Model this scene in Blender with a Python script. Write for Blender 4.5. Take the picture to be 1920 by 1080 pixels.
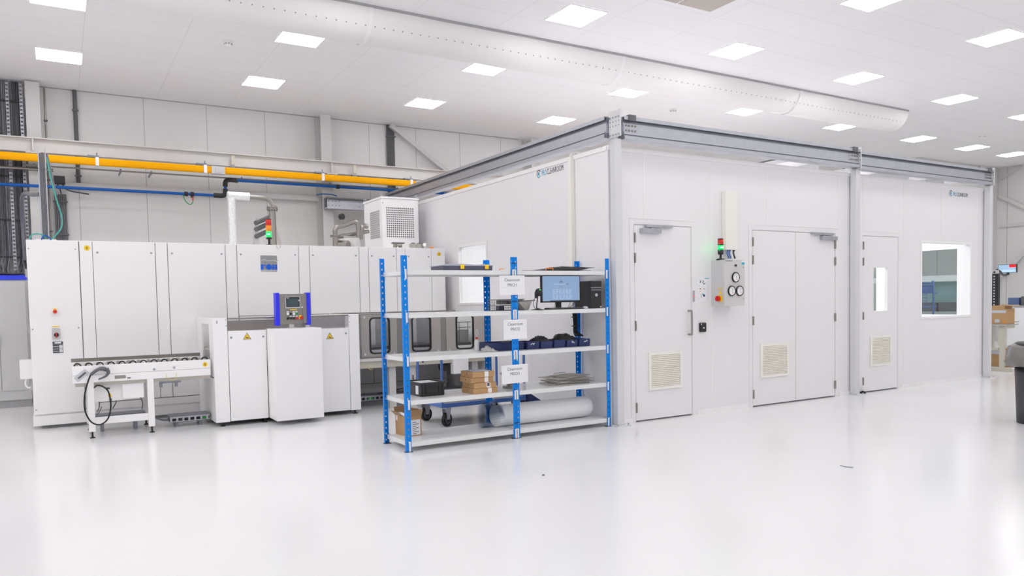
import bpy, bmesh, math, random
from mathutils import Vector, Matrix
random.seed(7)
for o in list(bpy.data.objects): bpy.data.objects.remove(o)
SC = bpy.context.scene
COL = SC.collection

# ---------------------------------------------------------------- camera
FPX, CY = 1407.2, 626.05
YAW, PIT, ROL = 0.54154, -0.04469, -0.01899
fw = Vector((math.sin(YAW)*math.cos(PIT), math.cos(YAW)*math.cos(PIT), math.sin(PIT)))
r0 = Vector((math.cos(YAW), -math.sin(YAW), 0)); u0 = r0.cross(fw)
rr = r0*math.cos(ROL)+u0*math.sin(ROL); uu = -r0*math.sin(ROL)+u0*math.cos(ROL)
cd = bpy.data.cameras.new('camera'); cam = bpy.data.objects.new('camera', cd); COL.objects.link(cam)
cam.matrix_world = Matrix(((rr.x,uu.x,-fw.x,0),(rr.y,uu.y,-fw.y,0),(rr.z,uu.z,-fw.z,1.5),(0,0,0,1)))
cd.sensor_width = 36; cd.lens = 36*FPX/1920; cd.shift_y = (CY-540)/1920; cd.clip_start = .05; cd.clip_end = 200
SC.camera = cam

# ---------------------------------------------------------------- world, exposure, off-frame ceiling lamps
PANEL = 15.3          # radiance of the ceiling light panels
w = bpy.data.worlds.new('world'); SC.world = w; w.use_nodes = True
w.node_tree.nodes['Background'].inputs[0].default_value = (.8,.82,.85,1)
w.node_tree.nodes['Background'].inputs[1].default_value = .3
SC.view_settings.view_transform = 'Standard'; SC.view_settings.look = 'None'
SC.view_settings.exposure = 0.0; SC.view_settings.gamma = 1; SC.view_settings.use_curve_mapping = False
SC.cycles.max_bounces = 20; SC.cycles.diffuse_bounces = 14; SC.cycles.glossy_bounces = 6; SC.cycles.transparent_max_bounces = 16
CEIL = 5.2
def area(x, y, z, sx, sy, radiance, col=(1,1,1)):
    d = bpy.data.lights.new('ceiling_lamp','AREA'); d.shape='RECTANGLE'; d.size=sx; d.size_y=sy
    d.energy = radiance*math.pi*sx*sy; d.color = col
    o = bpy.data.objects.new('ceiling_lamp', d); COL.objects.link(o); o.location=(x,y,z); return o
LCOL = (1,1,1)
GX = [.12+2.955*k for k in range(-3,8)]
for gy in (3.4,1.0,-1.4,-3.8):
    for gx in GX: area(gx, gy, CEIL-.03, .56, .56, PANEL*.75, LCOL)
for gy, ks in ((5.84,(-3,-2,-1,0,1,2,5,6,7)),(8.08,(-3,-2,-1,0,1,7)),(10.55,(-3,-2,-1)),(12.93,(-3,-2,-1,5,6))):
    for k in ks: area(.12+2.955*k, gy, CEIL-.03, .56, .56, PANEL, LCOL)
# lamps in the cleanroom's own ceiling
for x in (6.6,8.6,10.6,12.6):
    for y in (8.2,10.4): area(x, y, 3.14, .9, .5, 14.0, (1,1,.985))

# ---------------------------------------------------------------- materials
MATS = {}
def mat(name, col, rough=.5, metal=0.0, emis=None, estr=0.0, noise=.03, nscale=6.0, bump=0.0, spec=.5, coat=0.0, rvar=.08):
    if name in MATS: return MATS[name]
    m = bpy.data.materials.new(name); m.use_nodes = True; nt = m.node_tree; b = nt.nodes['Principled BSDF']
    tc = nt.nodes.new('ShaderNodeTexCoord'); nz = nt.nodes.new('ShaderNodeTexNoise')
    nz.inputs['Scale'].default_value = nscale; nz.inputs['Detail'].default_value = 3
    nt.links.new(tc.outputs['Object'], nz.inputs['Vector'])
    mx = nt.nodes.new('ShaderNodeMix'); mx.data_type='RGBA'
    c = Vector(col); mx.inputs[6].default_value = (*[max(0,x*(1-noise)) for x in c],1); mx.inputs[7].default_value = (*[min(1,x*(1+noise)) for x in c],1)
    nt.links.new(nz.outputs['Fac'], mx.inputs[0]); nt.links.new(mx.outputs[2], b.inputs['Base Color'])
    mr = nt.nodes.new('ShaderNodeMapRange'); mr.inputs[3].default_value = max(.02,rough-rvar/2); mr.inputs[4].default_value = min(1,rough+rvar/2)
    nt.links.new(nz.outputs['Fac'], mr.inputs[0]); nt.links.new(mr.outputs[0], b.inputs['Roughness'])
    b.inputs['Metallic'].default_value = metal; b.inputs['Specular IOR Level'].default_value = spec
    b.inputs['Coat Weight'].default_value = coat
    if bump:
        bp = nt.nodes.new('ShaderNodeBump'); bp.inputs['Strength'].default_value = bump; bp.inputs['Distance'].default_value = .01
        nt.links.new(nz.outputs['Fac'], bp.inputs['Height']); nt.links.new(bp.outputs[0], b.inputs['Normal'])
    if emis: b.inputs['Emission Color'].default_value = (*emis,1); b.inputs['Emission Strength'].default_value = estr
    MATS[name] = m; return m
def math_node(nt, op, a, b=None, c=None):
    n = nt.nodes.new('ShaderNodeMath'); n.operation = op
    for i, v in enumerate((a,b,c)):
        if v is None: continue
        if isinstance(v,(int,float)): n.inputs[i].default_value = v
        else: nt.links.new(v, n.inputs[i])
    return n.outputs[0]
def lined(name, col, linecol, rough, specs, fine=None, spec=.4):
    """surface colour with real joints: specs = list of (axis, period, offset, width)"""
    m = mat(name, col, rough, noise=.015, nscale=1.2, spec=spec); nt = m.node_tree; b = nt.nodes['Principled BSDF']
    tc = [n for n in nt.nodes if n.type=='TEX_COORD'][0]
    sp = nt.nodes.new('ShaderNodeSeparateXYZ'); nt.links.new(tc.outputs['Object'], sp.inputs[0])
    fac = None
    for ax, per, off, wid in specs:
        t = math_node(nt,'FRACT', math_node(nt,'DIVIDE', math_node(nt,'SUBTRACT', sp.outputs[ax], off-wid/2), per))
        l = math_node(nt,'LESS_THAN', t, wid/per)
        fac = l if fac is None else math_node(nt,'MAXIMUM', fac, l)
    mx = nt.nodes.new('ShaderNodeMix'); mx.data_type='RGBA'
    src = b.inputs['Base Color'].links[0].from_socket
    nt.links.new(src, mx.inputs[6]); mx.inputs[7].default_value = (*linecol,1); nt.links.new(fac, mx.inputs[0])
    nt.links.new(mx.outputs[2], b.inputs['Base Color'])
    h = math_node(nt,'MULTIPLY', fac, -1.0)
    if fine:
        ax, per, amp = fine
        s = math_node(nt,'SINE', math_node(nt,'MULTIPLY', sp.outputs[ax], 2*math.pi/per))
        s = math_node(nt,'MULTIPLY', math_node(nt,'GREATER_THAN', s, .8), -amp)
        h = math_node(nt,'ADD', h, s)
    bp = nt.nodes.new('ShaderNodeBump'); bp.inputs['Strength'].default_value = .35; bp.inputs['Distance'].default_value = .006
    nt.links.new(h, bp.inputs['Height']); nt.links.new(bp.outputs[0], b.inputs['Normal'])
    return m
def glass(name, tint=(1,1,1), refl=.06, rough=.02):
    if name in MATS: return MATS[name]
    m = bpy.data.materials.new(name); m.use_nodes = True; nt = m.node_tree; nt.nodes.clear()
    out = nt.nodes.new('ShaderNodeOutputMaterial'); t = nt.nodes.new('ShaderNodeBsdfTransparent'); g = nt.nodes.new('ShaderNodeBsdfGlossy')
    t.inputs[0].default_value = (*tint,1); g.inputs['Roughness'].default_value = rough
    f = nt.nodes.new('ShaderNodeFresnel'); f.inputs['IOR'].default_value = 1.45
    tc = nt.nodes.new('ShaderNodeTexCoord'); nz = nt.nodes.new('ShaderNodeTexNoise'); nz.inputs['Scale'].default_value = 3
    nt.links.new(tc.outputs['Object'], nz.inputs['Vector'])
    k = math_node(nt,'MULTIPLY', f.outputs[0], math_node(nt,'ADD', math_node(nt,'MULTIPLY', nz.outputs['Fac'], .2), .9))
    gm = nt.nodes.new('ShaderNodeNewGeometry'); k = math_node(nt,'MULTIPLY', k, math_node(nt,'SUBTRACT', 1.0, gm.outputs['Backfacing']))
    mx = nt.nodes.new('ShaderNodeMixShader'); nt.links.new(k, mx.inputs[0]); nt.links.new(t.outputs[0], mx.inputs[1]); nt.links.new(g.outputs[0], mx.inputs[2])
    nt.links.new(mx.outputs[0], out.inputs[0]); MATS[name] = m; return m

M_white = mat('white_powder_coat', (.915,.907,.915), .35, noise=.01)
M_clean = mat('cleanroom_panel', (.84,.83,.845), .38, noise=.008, nscale=2)
M_cleanj = mat('cleanroom_joint_strip', (.90,.89,.90), .4, noise=.01)
M_door = mat('door_leaf_white', (.84,.83,.845), .36, noise=.008, nscale=2)
M_cream = mat('cream_plastic', (.88,.86,.80), .45, noise=.02)
M_creamd = mat('cream_slat', (.86,.83,.76), .5, noise=.02)
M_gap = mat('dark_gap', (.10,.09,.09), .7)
M_grey = mat('grey_paint', (.60,.60,.61), .45)
M_lgrey = mat('light_grey_steel_paint', (.64,.63,.62), .45)
M_mgrey = mat('mid_grey_paint', (.42,.42,.43), .5)
M_dgrey = mat('dark_grey_plastic', (.13,.13,.14), .5)
M_black = mat('black_plastic', (.018,.018,.02), .42)
M_rubber = mat('black_rubber', (.012,.012,.013), .6)
M_cable = mat('dark_cable_sheath', (.075,.078,.085), .5, noise=.2, nscale=30)
M_cable2 = mat('grey_cable_sheath', (.2,.2,.22), .5, noise=.15, nscale=30)
M_galv = mat('galvanised_steel', (.49,.505,.55), .38, .75, noise=.14, nscale=14, rvar=.15)
M_galvd = mat('galvanised_steel_dull_and_shade', (.27,.285,.33), .42, .6, noise=.2, nscale=10, rvar=.15)
M_steel = mat('stainless_steel', (.36,.34,.315), .3, .9, noise=.06, nscale=3, rvar=.12)
M_steelb = mat('brushed_stainless_panel', (.52,.49,.45), .36, .8, noise=.1, nscale=2.5, rvar=.15)
M_chrome = mat('chrome', (.8,.8,.82), .15, 1.0)
M_blue = mat('blue_enamel', (.004,.23,.75), .4, noise=.05, spec=.2)
M_bluep = mat('blue_pipe_plastic', (.012,.11,.42), .45, spec=.25)
M_troll = mat('blue_trolley_paint', (.07,.16,.45), .4)
M_bin = mat('navy_plastic', (.022,.036,.135), .45, noise=.1)
M_bblue = mat('vivid_blue_plastic', (.03,.06,.85), .4)
M_yell = mat('yellow_rail_paint', (1.0,.46,.0), .55, noise=.03, spec=.12)
M_sign = mat('yellow_sign', (.95,.62,.01), .5)
M_orange = mat('orange_plastic', (.9,.27,.02), .45)
M_red = mat('red_plastic', (.65,.02,.015), .4)
M_green = mat('green_plastic', (.02,.30,.05), .45)
M_teal = mat('teal_hose', (.06,.42,.36), .45)
M_card = mat('cardboard', (.50,.30,.145), .8, noise=.1, nscale=20)
M_cardd = mat('cardboard_inside', (.40,.25,.13), .85, noise=.1, nscale=20)
M_paper = mat('white_paper', (.86,.86,.88), .7, noise=.01)
M_ink = mat('grey_print', (.10,.10,.11), .7)
M_inkl = mat('pale_print', (.55,.57,.62), .7)
M_cyan = mat('cyan_print', (.05,.42,.62), .6)
M_bluel = mat('logo_blue', (.0,.115,.72), .5)
M_greyl = mat('logo_grey', (.33,.33,.335), .6)
M_shelf = mat('light_grey_shelf_steel', (.77,.78,.78), .24, noise=.02, spec=.6)
M_clip = mat('white_shelf_clip', (.78,.78,.76), .4)
M_duct = mat('white_textile_duct', (.88,.862,.855), .8, noise=.02, nscale=4, bump=.15)
M_foil = mat('frosted_plastic_film', (.82,.83,.85), .3, noise=.03, nscale=40, bump=.3)
M_stone = mat('beige_ceiling_tile', (.55,.50,.45), .8)
M_bag = mat('grey_bin_liner', (.20,.19,.18), .3, noise=.25, nscale=9, bump=.8)
M_beige = mat('beige_frame_paint', (.58,.55,.46), .5)
M_off = mat('dark_screen', (.06,.09,.10), .15)
M_steelpost = mat('white_steel_post', (.69,.69,.705), .4, noise=.02)
M_win_clear = glass('clear_glass', (.985,1,.99))
M_win_smoke = glass('smoked_glass', (.80,.80,.81))
M_poly = glass('clear_polycarbonate', (.86,.85,.87), rough=.1)
M_panel = mat('light_panel_diffuser', (1,1,1), .5, emis=LCOL, estr=PANEL)
M_screen = mat('lit_monitor_screen', (.02,.03,.05), .3, emis=(.26,.38,.58), estr=.92, noise=0)
M_scrl = mat('lit_screen_tile', (.02,.03,.05), .3, emis=(.33,.46,.68), estr=.95, noise=0)
M_scrd = mat('lit_screen_text', (.01,.01,.01), .3, emis=(.05,.08,.14), estr=.6, noise=0)
M_tvb = mat('lit_tv_pale', (.02,.02,.02), .3, emis=(.55,.78,1.0), estr=1.0, noise=0)
M_tvc = mat('lit_tv_blue', (.02,.02,.02), .3, emis=(.38,.58,.78), estr=1.0, noise=0)
M_tvr = mat('lit_tv_red', (.02,0,0), .3, emis=(1,.01,.02), estr=1.0, noise=0)
M_gled = mat('green_lamp_lit', (.01,.5,.1), .3, emis=(.0,.7,.12), estr=1.0, noise=0)
M_gcore = mat('green_lamp_core', (.5,1,.6), .3, emis=(.35,1,.5), estr=5, noise=0)
M_rled = mat('red_led_lit', (.5,.02,.02), .3, emis=(1,.05,.05), estr=2, noise=0)
M_frostb = mat('bottle_plastic', (.85,.85,.86), .35)
M_floor = mat('white_epoxy_floor', (.80,.797,.808), .17, noise=.02, nscale=.7, spec=.5, rvar=.1)
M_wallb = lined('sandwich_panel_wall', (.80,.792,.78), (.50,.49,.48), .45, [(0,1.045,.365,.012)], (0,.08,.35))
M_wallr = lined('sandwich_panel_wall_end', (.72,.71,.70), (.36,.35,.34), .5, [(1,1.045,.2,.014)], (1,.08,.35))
M_ceil = lined('white_ceiling_tiles', (.90,.89,.897), (.76,.745,.755), .75, [(0,1.2,.42,.007),(1,.6,.05,.007)], spec=.2)

# ---------------------------------------------------------------- mesh builder
class MB:
    def __init__(s): s.v=[]; s.f=[]; s.m=[]; s.sm=[]
    def add(s, vs, fs, m=0, smooth=False):
        n=len(s.v); s.v += [tuple(v) for v in vs]
        for f in fs: s.f.append([i+n for i in f]); s.m.append(m); s.sm.append(smooth)
        return s
    def box(s, x0,x1,y0,y1,z0,z1, m=0):
        return s.add([(x0,y0,z0),(x1,y0,z0),(x1,y1,z0),(x0,y1,z0),(x0,y0,z1),(x1,y0,z1),(x1,y1,z1),(x0,y1,z1)],
            [(0,3,2,1),(4,5,6,7),(0,1,5,4),(1,2,6,5),(2,3,7,6),(3,0,4,7)], m)
    def obox(s, c, ax, half, m=0):
        c=Vector(c); a=[Vector(q).normalized()*h for q,h in zip(ax,half)]
        vs=[c+a[0]*i+a[1]*j+a[2]*k for k in (-1,1) for i,j in ((-1,-1),(1,-1),(1,1),(-1,1))]
        return s.add(vs,[(0,3,2,1),(4,5,6,7),(0,1,5,4),(1,2,6,5),(2,3,7,6),(3,0,4,7)],m)
    def bar(s, p0, p1, w, h, up=(0,0,1), m=0):
        p0=Vector(p0); p1=Vector(p1); d=(p1-p0); u=Vector(up); sd=d.cross(u).normalized(); u2=sd.cross(d).normalized()
        return s.obox((p0+p1)/2,(d,sd,u2),(d.length/2,w/2,h/2),m)
    def cyl(s, p0, p1, r, n=16, m=0, r2=None, caps=True, smooth=True):
        p0=Vector(p0); p1=Vector(p1); d=(p1-p0).normalized(); a=d.orthogonal().normalized(); b=d.cross(a)
        r2 = r if r2 is None else r2
        c=[(math.cos(2*math.pi*i/n),math.sin(2*math.pi*i/n)) for i in range(n)]
        vs=[p0+(a*x+b*y)*r for x,y in c]+[p1+(a*x+b*y)*r2 for x,y in c]
        s.add(vs,[(i,(i+1)%n,n+(i+1)%n,n+i) for i in range(n)],m,smooth)
        if caps: s.add(vs[:n],[tuple(range(n-1,-1,-1))],m); s.add(vs[n:],[tuple(range(n))],m)
        return s
    def tube(s, pts, r, n=8, m=0, caps=True):
        pts=[Vector(p) for p in pts]; k=len(pts); vs=[]; a=None
        for i,p in enumerate(pts):
            d=(pts[min(i+1,k-1)]-pts[max(i-1,0)]).normalized()
            a = d.orthogonal().normalized() if a is None else (a-d*a.dot(d)).normalized()
            b=d.cross(a); rad = r[i] if isinstance(r,(list,tuple)) else r
            vs += [p+(a*math.cos(2*math.pi*j/n)+b*math.sin(2*math.pi*j/n))*rad for j in range(n)]
        fs=[(i*n+j,i*n+(j+1)%n,(i+1)*n+(j+1)%n,(i+1)*n+j) for i in range(k-1) for j in range(n)]
        s.add(vs,fs,m,True)
        if caps: s.add(vs[:n],[tuple(range(n-1,-1,-1))],m); s.add(vs[-n:],[tuple(range(n))],m)
        return s
    def prism(s, poly, vec, m=0, smooth=False):
        p=[Vector(q) for q in poly]; v=Vector(vec); n=len(p)
        nrm=sum((p[i].cross(p[(i+1)%n]) for i in range(n)),Vector())
        if nrm.dot(v)<0: p.reverse()
        s.add(p,[tuple(range(n-1,-1,-1))],m); s.add([q+v for q in p],[tuple(range(n))],m)
        return s.add(p+[q+v for q in p],[(i,(i+1)%n,n+(i+1)%n,n+i) for i in range(n)],m,smooth)
    def lathe(s, base, prof, n=20, m=0, axis=(0,0,1), smooth=True):
        d=Vector(axis).normalized(); a=d.orthogonal().normalized(); b=d.cross(a); base=Vector(base); k=len(prof)
        vs=[base+d*z+(a*math.cos(2*math.pi*j/n)+b*math.sin(2*math.pi*j/n))*r for r,z in prof for j in range(n)]
        return s.add(vs,[(i*n+j,i*n+(j+1)%n,(i+1)*n+(j+1)%n,(i+1)*n+j) for i in range(k-1) for j in range(n)],m,smooth)
    def ring(s, poly, width, vec, m=0):
        """frame: closed 3D outline offset inward by width, extruded by vec"""
        p=[Vector(q) for q in poly]; n=len(p); c=sum(p,Vector())/n; v=Vector(vec)
        inner=[q+(c-q).normalized()*width*1.25 for q in p]
        vs=p+inner+[q+v for q in p]+[q+v for q in inner]; fs=[]
        for i in range(n):
            j=(i+1)%n
            fs += [(i,j,n+j,n+i),(2*n+i,3*n+i,3*n+j,2*n+j),(i,2*n+i,2*n+j,j),(n+i,n+j,3*n+j,3*n+i)]
        return s.add(vs,fs,m)
    def text(s, txt, size, org, right, up, m=0, depth=.0008, align='LEFT', squash=1.0, bold=0.0, width=None):
        cu=bpy.data.curves.new('t','FONT'); cu.body=txt; cu.size=size; cu.align_x=align; cu.extrude=depth; cu.resolution_u=3; cu.offset=bold
        o=bpy.data.objects.new('t',cu); COL.objects.link(o); dg=bpy.context.evaluated_depsgraph_get()
        me=bpy.data.meshes.new_from_object(o.evaluated_get(dg)); bpy.data.objects.remove(o); bpy.data.curves.remove(cu)
        if width: squash=width/max(v.co.x for v in me.vertices)
        R=Vector(right).normalized(); U=Vector(up).normalized(); N=R.cross(U); O=Vector(org)
        s.add([O+R*v.co.x*squash+U*v.co.y+N*v.co.z for v in me.vertices],[tuple(p.vertices) for p in me.polygons],m)
        bpy.data.meshes.remove(me); return s
    def build(s, name, mats, parent=None, bev=0.0, seg=2, label=None, solid=0.0, sub=0, kind=None):
        mats = mats if isinstance(mats,(list,tuple)) else [mats]
        off = parent.matrix_basis.translation.copy() if parent else Vector()
        q=parent
        while q is not None and q.parent is not None: q=q.parent; off += q.matrix_basis.translation
        me=bpy.data.meshes.new(name); me.from_pydata([Vector(v)-off for v in s.v],[],s.f)
        for mm in mats: me.materials.append(mm)
        me.polygons.foreach_set('material_index', s.m); me.polygons.foreach_set('use_smooth', s.sm); me.update()
        o=bpy.data.objects.new(name, me); COL.objects.link(o)
        if parent: o.parent=parent
        if bev:
            b=o.modifiers.new('edge','BEVEL'); b.width=bev; b.segments=seg; b.limit_method='ANGLE'; b.angle_limit=math.radians(40); b.harden_normals=False
        if sub: q=o.modifiers.new('round','SUBSURF'); q.levels=sub; q.render_levels=sub
        if solid: q=o.modifiers.new('thick','SOLIDIFY'); q.thickness=solid
        if label: o['label']=label
        if kind: o['kind']=kind
        return o
def spline(pts, k=8):
    P=[Vector(p) for p in pts]; P=[P[0]*2-P[1]]+P+[P[-1]*2-P[-2]]; out=[]
    for i in range(1,len(P)-2):
        a,b,c,d=P[i-1:i+3]
        for j in range(k):
            t=j/k; out.append(.5*((2*b)+(c-a)*t+(2*a-5*b+4*c-d)*t*t+(3*b-a-3*c+d)*t**3))
    return out+[P[-2]]
def tag(o, label, cat, group=None, kind='thing'):
    o['label']=label; o['category']=cat; o['kind']=kind
    if group: o['group']=group
    return o
def thing(name, label, cat, loc=(0,0,0), group=None):
    o=bpy.data.objects.new(name,None); COL.objects.link(o); o.location=loc; o.empty_display_size=.1
    return tag(o,label,cat,group)
def struct(o, label=None):
    o['kind']='structure'
    if label: o['label']=label
    return o
def sroot(name, loc=(0,0,0), label=None):
    o=bpy.data.objects.new(name,None); COL.objects.link(o); o.location=loc; o['kind']='structure'
    if label: o['label']=label
    return o
def copy_tree(o, parent=None):
    c=o.copy(); COL.objects.link(c)
    if parent: c.parent=parent
    for ch in list(o.children): copy_tree(ch,c)
    return c
def rrect(x0,x1,z0,z1,r,n=5):
    P=[]
    for cx,cz,a0 in ((x1-r,z0+r,-90),(x1-r,z1-r,0),(x0+r,z1-r,90),(x0+r,z0+r,180)):
        for i in range(n+1):
            a=math.radians(a0+90*i/n); P.append((cx+r*math.cos(a),cz+r*math.sin(a)))
    return P
def holed_wall(mb, u0,u1, z0,z1, holes, put, m=0):
    """boxes round rectangular holes [(a,b,c,d)] sorted in u; put(u0,u1,z0,z1)"""
    cur=u0
    for a,b,c,d in sorted(holes):
        if a>cur: put(cur,a,z0,z1)
        if c>z0: put(a,b,z0,c)
        if d<z1: put(a,b,d,z1)
        cur=b
    if cur<u1: put(cur,u1,z0,z1)

# ================================================================ SETTING
XL,XR,YF,YB = -9.5,24.42,-6.5,14.85
struct(MB().box(XL,XR+.1,YF,YB+.1,-.1,0).build('floor',M_floor))
struct(MB().box(XL,XR+.1,YF,YB+.1,CEIL,CEIL+.1).build('ceiling',M_ceil))
struct(MB().box(XL,XR+.1,YB,YB+.15,0,CEIL).build('wall_back',M_wallb))
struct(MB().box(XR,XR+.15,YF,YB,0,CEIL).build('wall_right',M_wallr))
struct(MB().box(XL-.15,XL,YF,YB,0,CEIL).build('wall_left',M_wallb))
struct(MB().box(XL,XR,YF-.15,YF,0,CEIL).build('wall_front',M_wallb))
struct(MB().box(20.3,XR,11.95,12.15,4.35,CEIL).build('trim_1',M_lgrey))          # bulkhead at the far end
struct(MB().box(-.9,9.2,14.83,14.85,CEIL-.012,CEIL).build('trim_2',M_mgrey))
for i,(x0,x1) in enumerate(((6.02,6.80),(6.83,7.39))):
    struct(MB().box(x0,x1,6.55,7.14,CEIL-.006,CEIL).build('ceiling_tile_beige',M_stone))

# ---- lit ceiling panels in the frame
rows = (
 (12.93,(.14,3.05,5.98,8.95,11.95),'row by the grey wall'),
 (10.55,(.13,3.02,5.96,8.92,11.92,14.95,17.86,20.25,22.3),'row behind the fabric duct'),
 (8.08,(5.93,8.90,11.89,14.90,17.75),'row before the fabric duct'),
 (5.85,(8.95,11.89),'row farther before the duct'))
ORD=['first','second','third','fourth','fifth','sixth','seventh','eighth','ninth']
proto=None
for gy,xs,rowname in rows:
    for i,gx in enumerate(xs):
        lab=f'{ORD[i]} lit ceiling panel from the cable-bundle end of the {rowname}'
        if proto is None:
            proto=thing('ceiling_light',lab,'ceiling light',(gx,gy,CEIL),'ceiling light panels')
            fr=MB(); h=.30; t=.012
            fr.box(gx-h,gx+h,gy-h,gy-h+t,CEIL-.012,CEIL-.001).box(gx-h,gx+h,gy+h-t,gy+h,CEIL-.012,CEIL-.001)
            fr.box(gx-h,gx-h+t,gy-h+t,gy+h-t,CEIL-.012,CEIL-.001).box(gx+h-t,gx+h,gy-h+t,gy+h-t,CEIL-.012,CEIL-.001)
            fr.build('frame',M_white,proto)
            MB().box(gx-h+t,gx+h-t,gy-h+t,gy+h-t,CEIL-.009,CEIL-.002).build('diffuser',M_panel,proto)
        else:
            c=copy_tree(proto); c.location=(gx,gy,CEIL); c['label']=lab
# ---- smoke detectors
p=None
for x,y,lab in ((2.17,11.18,'small white smoke detector under the ceiling above the logo cabinet door'),
                (10.51,11.15,'small white smoke detector under the ceiling above the galvanised front beam'),
                (18.88,9.6,'small white smoke detector near the far end wall')):
    if p is None:
        p=thing('smoke_detector',lab,'smoke detector',(x,y,CEIL),'smoke detectors')
        MB().lathe((x,y,CEIL),[(0,0),(.07,0),(.07,-.02),(.055,-.025),(0,-.025)],24).build('base',M_white,p)
        b=MB().lathe((x,y,CEIL),[(.05,-.025),(.052,-.05),(.035,-.07),(0,-.072)],24)
        for k in range(8):
            a=k*math.pi/4; b.box(x+.05*math.cos(a)-.008,x+.05*math.cos(a)+.008,y+.05*math.sin(a)-.008,y+.05*math.sin(a)+.008,CEIL-.048,CEIL-.03,1)
        b.build('sensor_head',[M_white,M_mgrey],p)
    else:
        c=copy_tree(p); c.location=(x,y,CEIL); c['label']=lab
# ---- half-round textile duct
DX1,DY,DR = 14.9,9.36,.35
d=thing('fabric_air_duct','long white half-round fabric air duct hung along under the ceiling','air duct',(0,DY,CEIL))
def duct_body(x0,x1):
    n=20; vs=[]; N=int((x1-x0)/.25)+1
    for i in range(N+1):
        x=x0+(x1-x0)*i/N; wob=.004*math.sin(i*1.9)+.003*math.sin(i*.7)
        for j in range(n+1):
            a=math.pi*j/n; r=DR+wob; vs.append((x,DY-r*math.cos(a),CEIL-.012-r*math.sin(a)))
    fs=[(i*(n+1)+j,i*(n+1)+j+1,(i+1)*(n+1)+j+1,(i+1)*(n+1)+j) for i in range(N) for j in range(n)]
    b=MB().add(vs,fs,0,True)
    b.add(vs[-(n+1):],[tuple(range(n+1))]); b.add(vs[:n+1],[tuple(range(n,-1,-1))]); return b
duct_body(-6.0,DX1).build('duct_sleeve',M_duct,d)
b=MB()
for x in (-4.5,-.5,3.47,7.5,11.6):
    n=20; vs=[]
    for xx in (x-.025,x+.025):
        for j in range(n+1):
            a=math.pi*j/n; vs.append((xx,DY-(DR+.011)*math.cos(a),CEIL-.012-(DR+.011)*math.sin(a)))
    MB().add(vs,[(j,j+1,n+2+j,n+1+j) for j in range(n)],0,True).build('seam_band',M_white,d)
b=MB()
x=-5.8
while x<DX1-.15:
    a=math.radians(38); c=Vector((x,DY-(DR+.006)*math.cos(a),CEIL-.012-(DR+.006)*math.sin(a))); nn=Vector((0,-math.cos(a),-math.sin(a)))
    b.cyl(c-nn*.01,c+nn*.002,.023,10,0); b.cyl(c,c+nn*.004,.011,8,1)
    x+=.1245
b.build('air_nozzles',[M_white,M_mgrey],d)
MB().box(-6,DX1,DY-DR-.015,DY-DR+.015,CEIL-.03,CEIL-.001).build('suspension_rail',M_mgrey,d)

# ================================================================ BACK WALL SERVICES
def h_column(name,label,x0,x1,y0,y1,z1,m,group=None):
    b=MB(); t=.014
    b.box(x0,x1,y0,y0+t,0,z1).box(x0,x1,y1-t,y1,0,z1).box((x0+x1)/2-.008,(x0+x1)/2+.008,y0+t,y1-t,0,z1)
    o=b.build(name,m); return tag(o,label,'column',group)
h_column('steel_column','light grey steel column on the back wall beside the dark cable bundles',-.34,-.14,14.45,14.84,CEIL-.035,M_lgrey,'building columns')
h_column('steel_column','light grey steel column on the back wall between the silver pipes and the vacuum pump',4.46,4.67,14.45,14.84,CEIL-.035,M_lgrey,'building columns')
h_column('steel_column','light grey steel column on the back wall rising behind the cleanroom side beam',9.3,9.5,14.45,14.84,CEIL-.035,M_lgrey,'building columns')
tag(MB().box(23.3,24.25,11.9,11.948,0,CEIL-.001).build('wall_pier',M_lgrey),'plain grey pier in the far corner beside the small screen','pier')
# crane beam (I section along X) on column brackets
t=thing('crane_beam','long light grey steel beam running along the back wall above the yellow rail','beam',(0,14.2,3.99))
MB().box(-6,13.7,14.13,14.27,4.20,4.215).box(-6,13.7,14.13,14.27,3.985,4.0).box(-6,13.7,14.194,14.206,4.0,4.20).build('profile',M_lgrey,t)
for x in (-.26,4.56):
    b=MB().box(x-.06,x+.06,14.18,14.45,4.206,4.23).box(x-.012,x+.012,14.11,14.19,4.0,4.19)
    b.box(x-.1,x+.1,14.12,14.3,3.965,3.984)
    for dx in (-.08,.08): b.cyl((x+dx,14.14,3.95),(x+dx,14.14,4.02),.012,8)
    b.build('column_bracket',M_lgrey,t)
for x in (2.75,5.0):
    b=MB().box(x-.03,x+.03,14.09,14.12,4.01,4.17).box(x-.06,x+.04,14.08,14.14,3.95,3.984,1); b.build('stop_block',[M_beige,M_galvd],t)
# yellow conductor rail
t=thing('conductor_rail','yellow enclosed conductor rail hanging under the grey crane beam','rail',(0,14.05,3.82))
b=MB(); b.prism([(-6,14.02,3.845),(-6,14.02,3.925),(-6,14.03,3.94),(-6,14.09,3.94),(-6,14.1,3.925),(-6,14.1,3.845),(-6,14.085,3.825),(-6,14.035,3.825)],(19.6,0,0))
b.box(-6,13.6,14.016,14.0205,3.862,3.866,1); b.build('housing',[M_yell,M_orange],t)
for x in (.62,2.27,4.35,6.15):
    b=MB().box(x-.025,x+.025,14.008,14.112,3.82,3.955).box(x-.14,x+.03,14.03,14.15,3.955,3.984,1).cyl((x,14.06,3.955),(x,14.06,4.03),.01,8,1)
    b.build('hanger_clamp',[M_white,M_galvd],t)
for x in (2.48,6.35):
    MB().box(x-.11,x+.11,14.0,14.115,3.815,3.945).box(x-.05,x+.05,13.99,14.0,3.835,3.92).build('joint_cover',M_grey,t)
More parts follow.
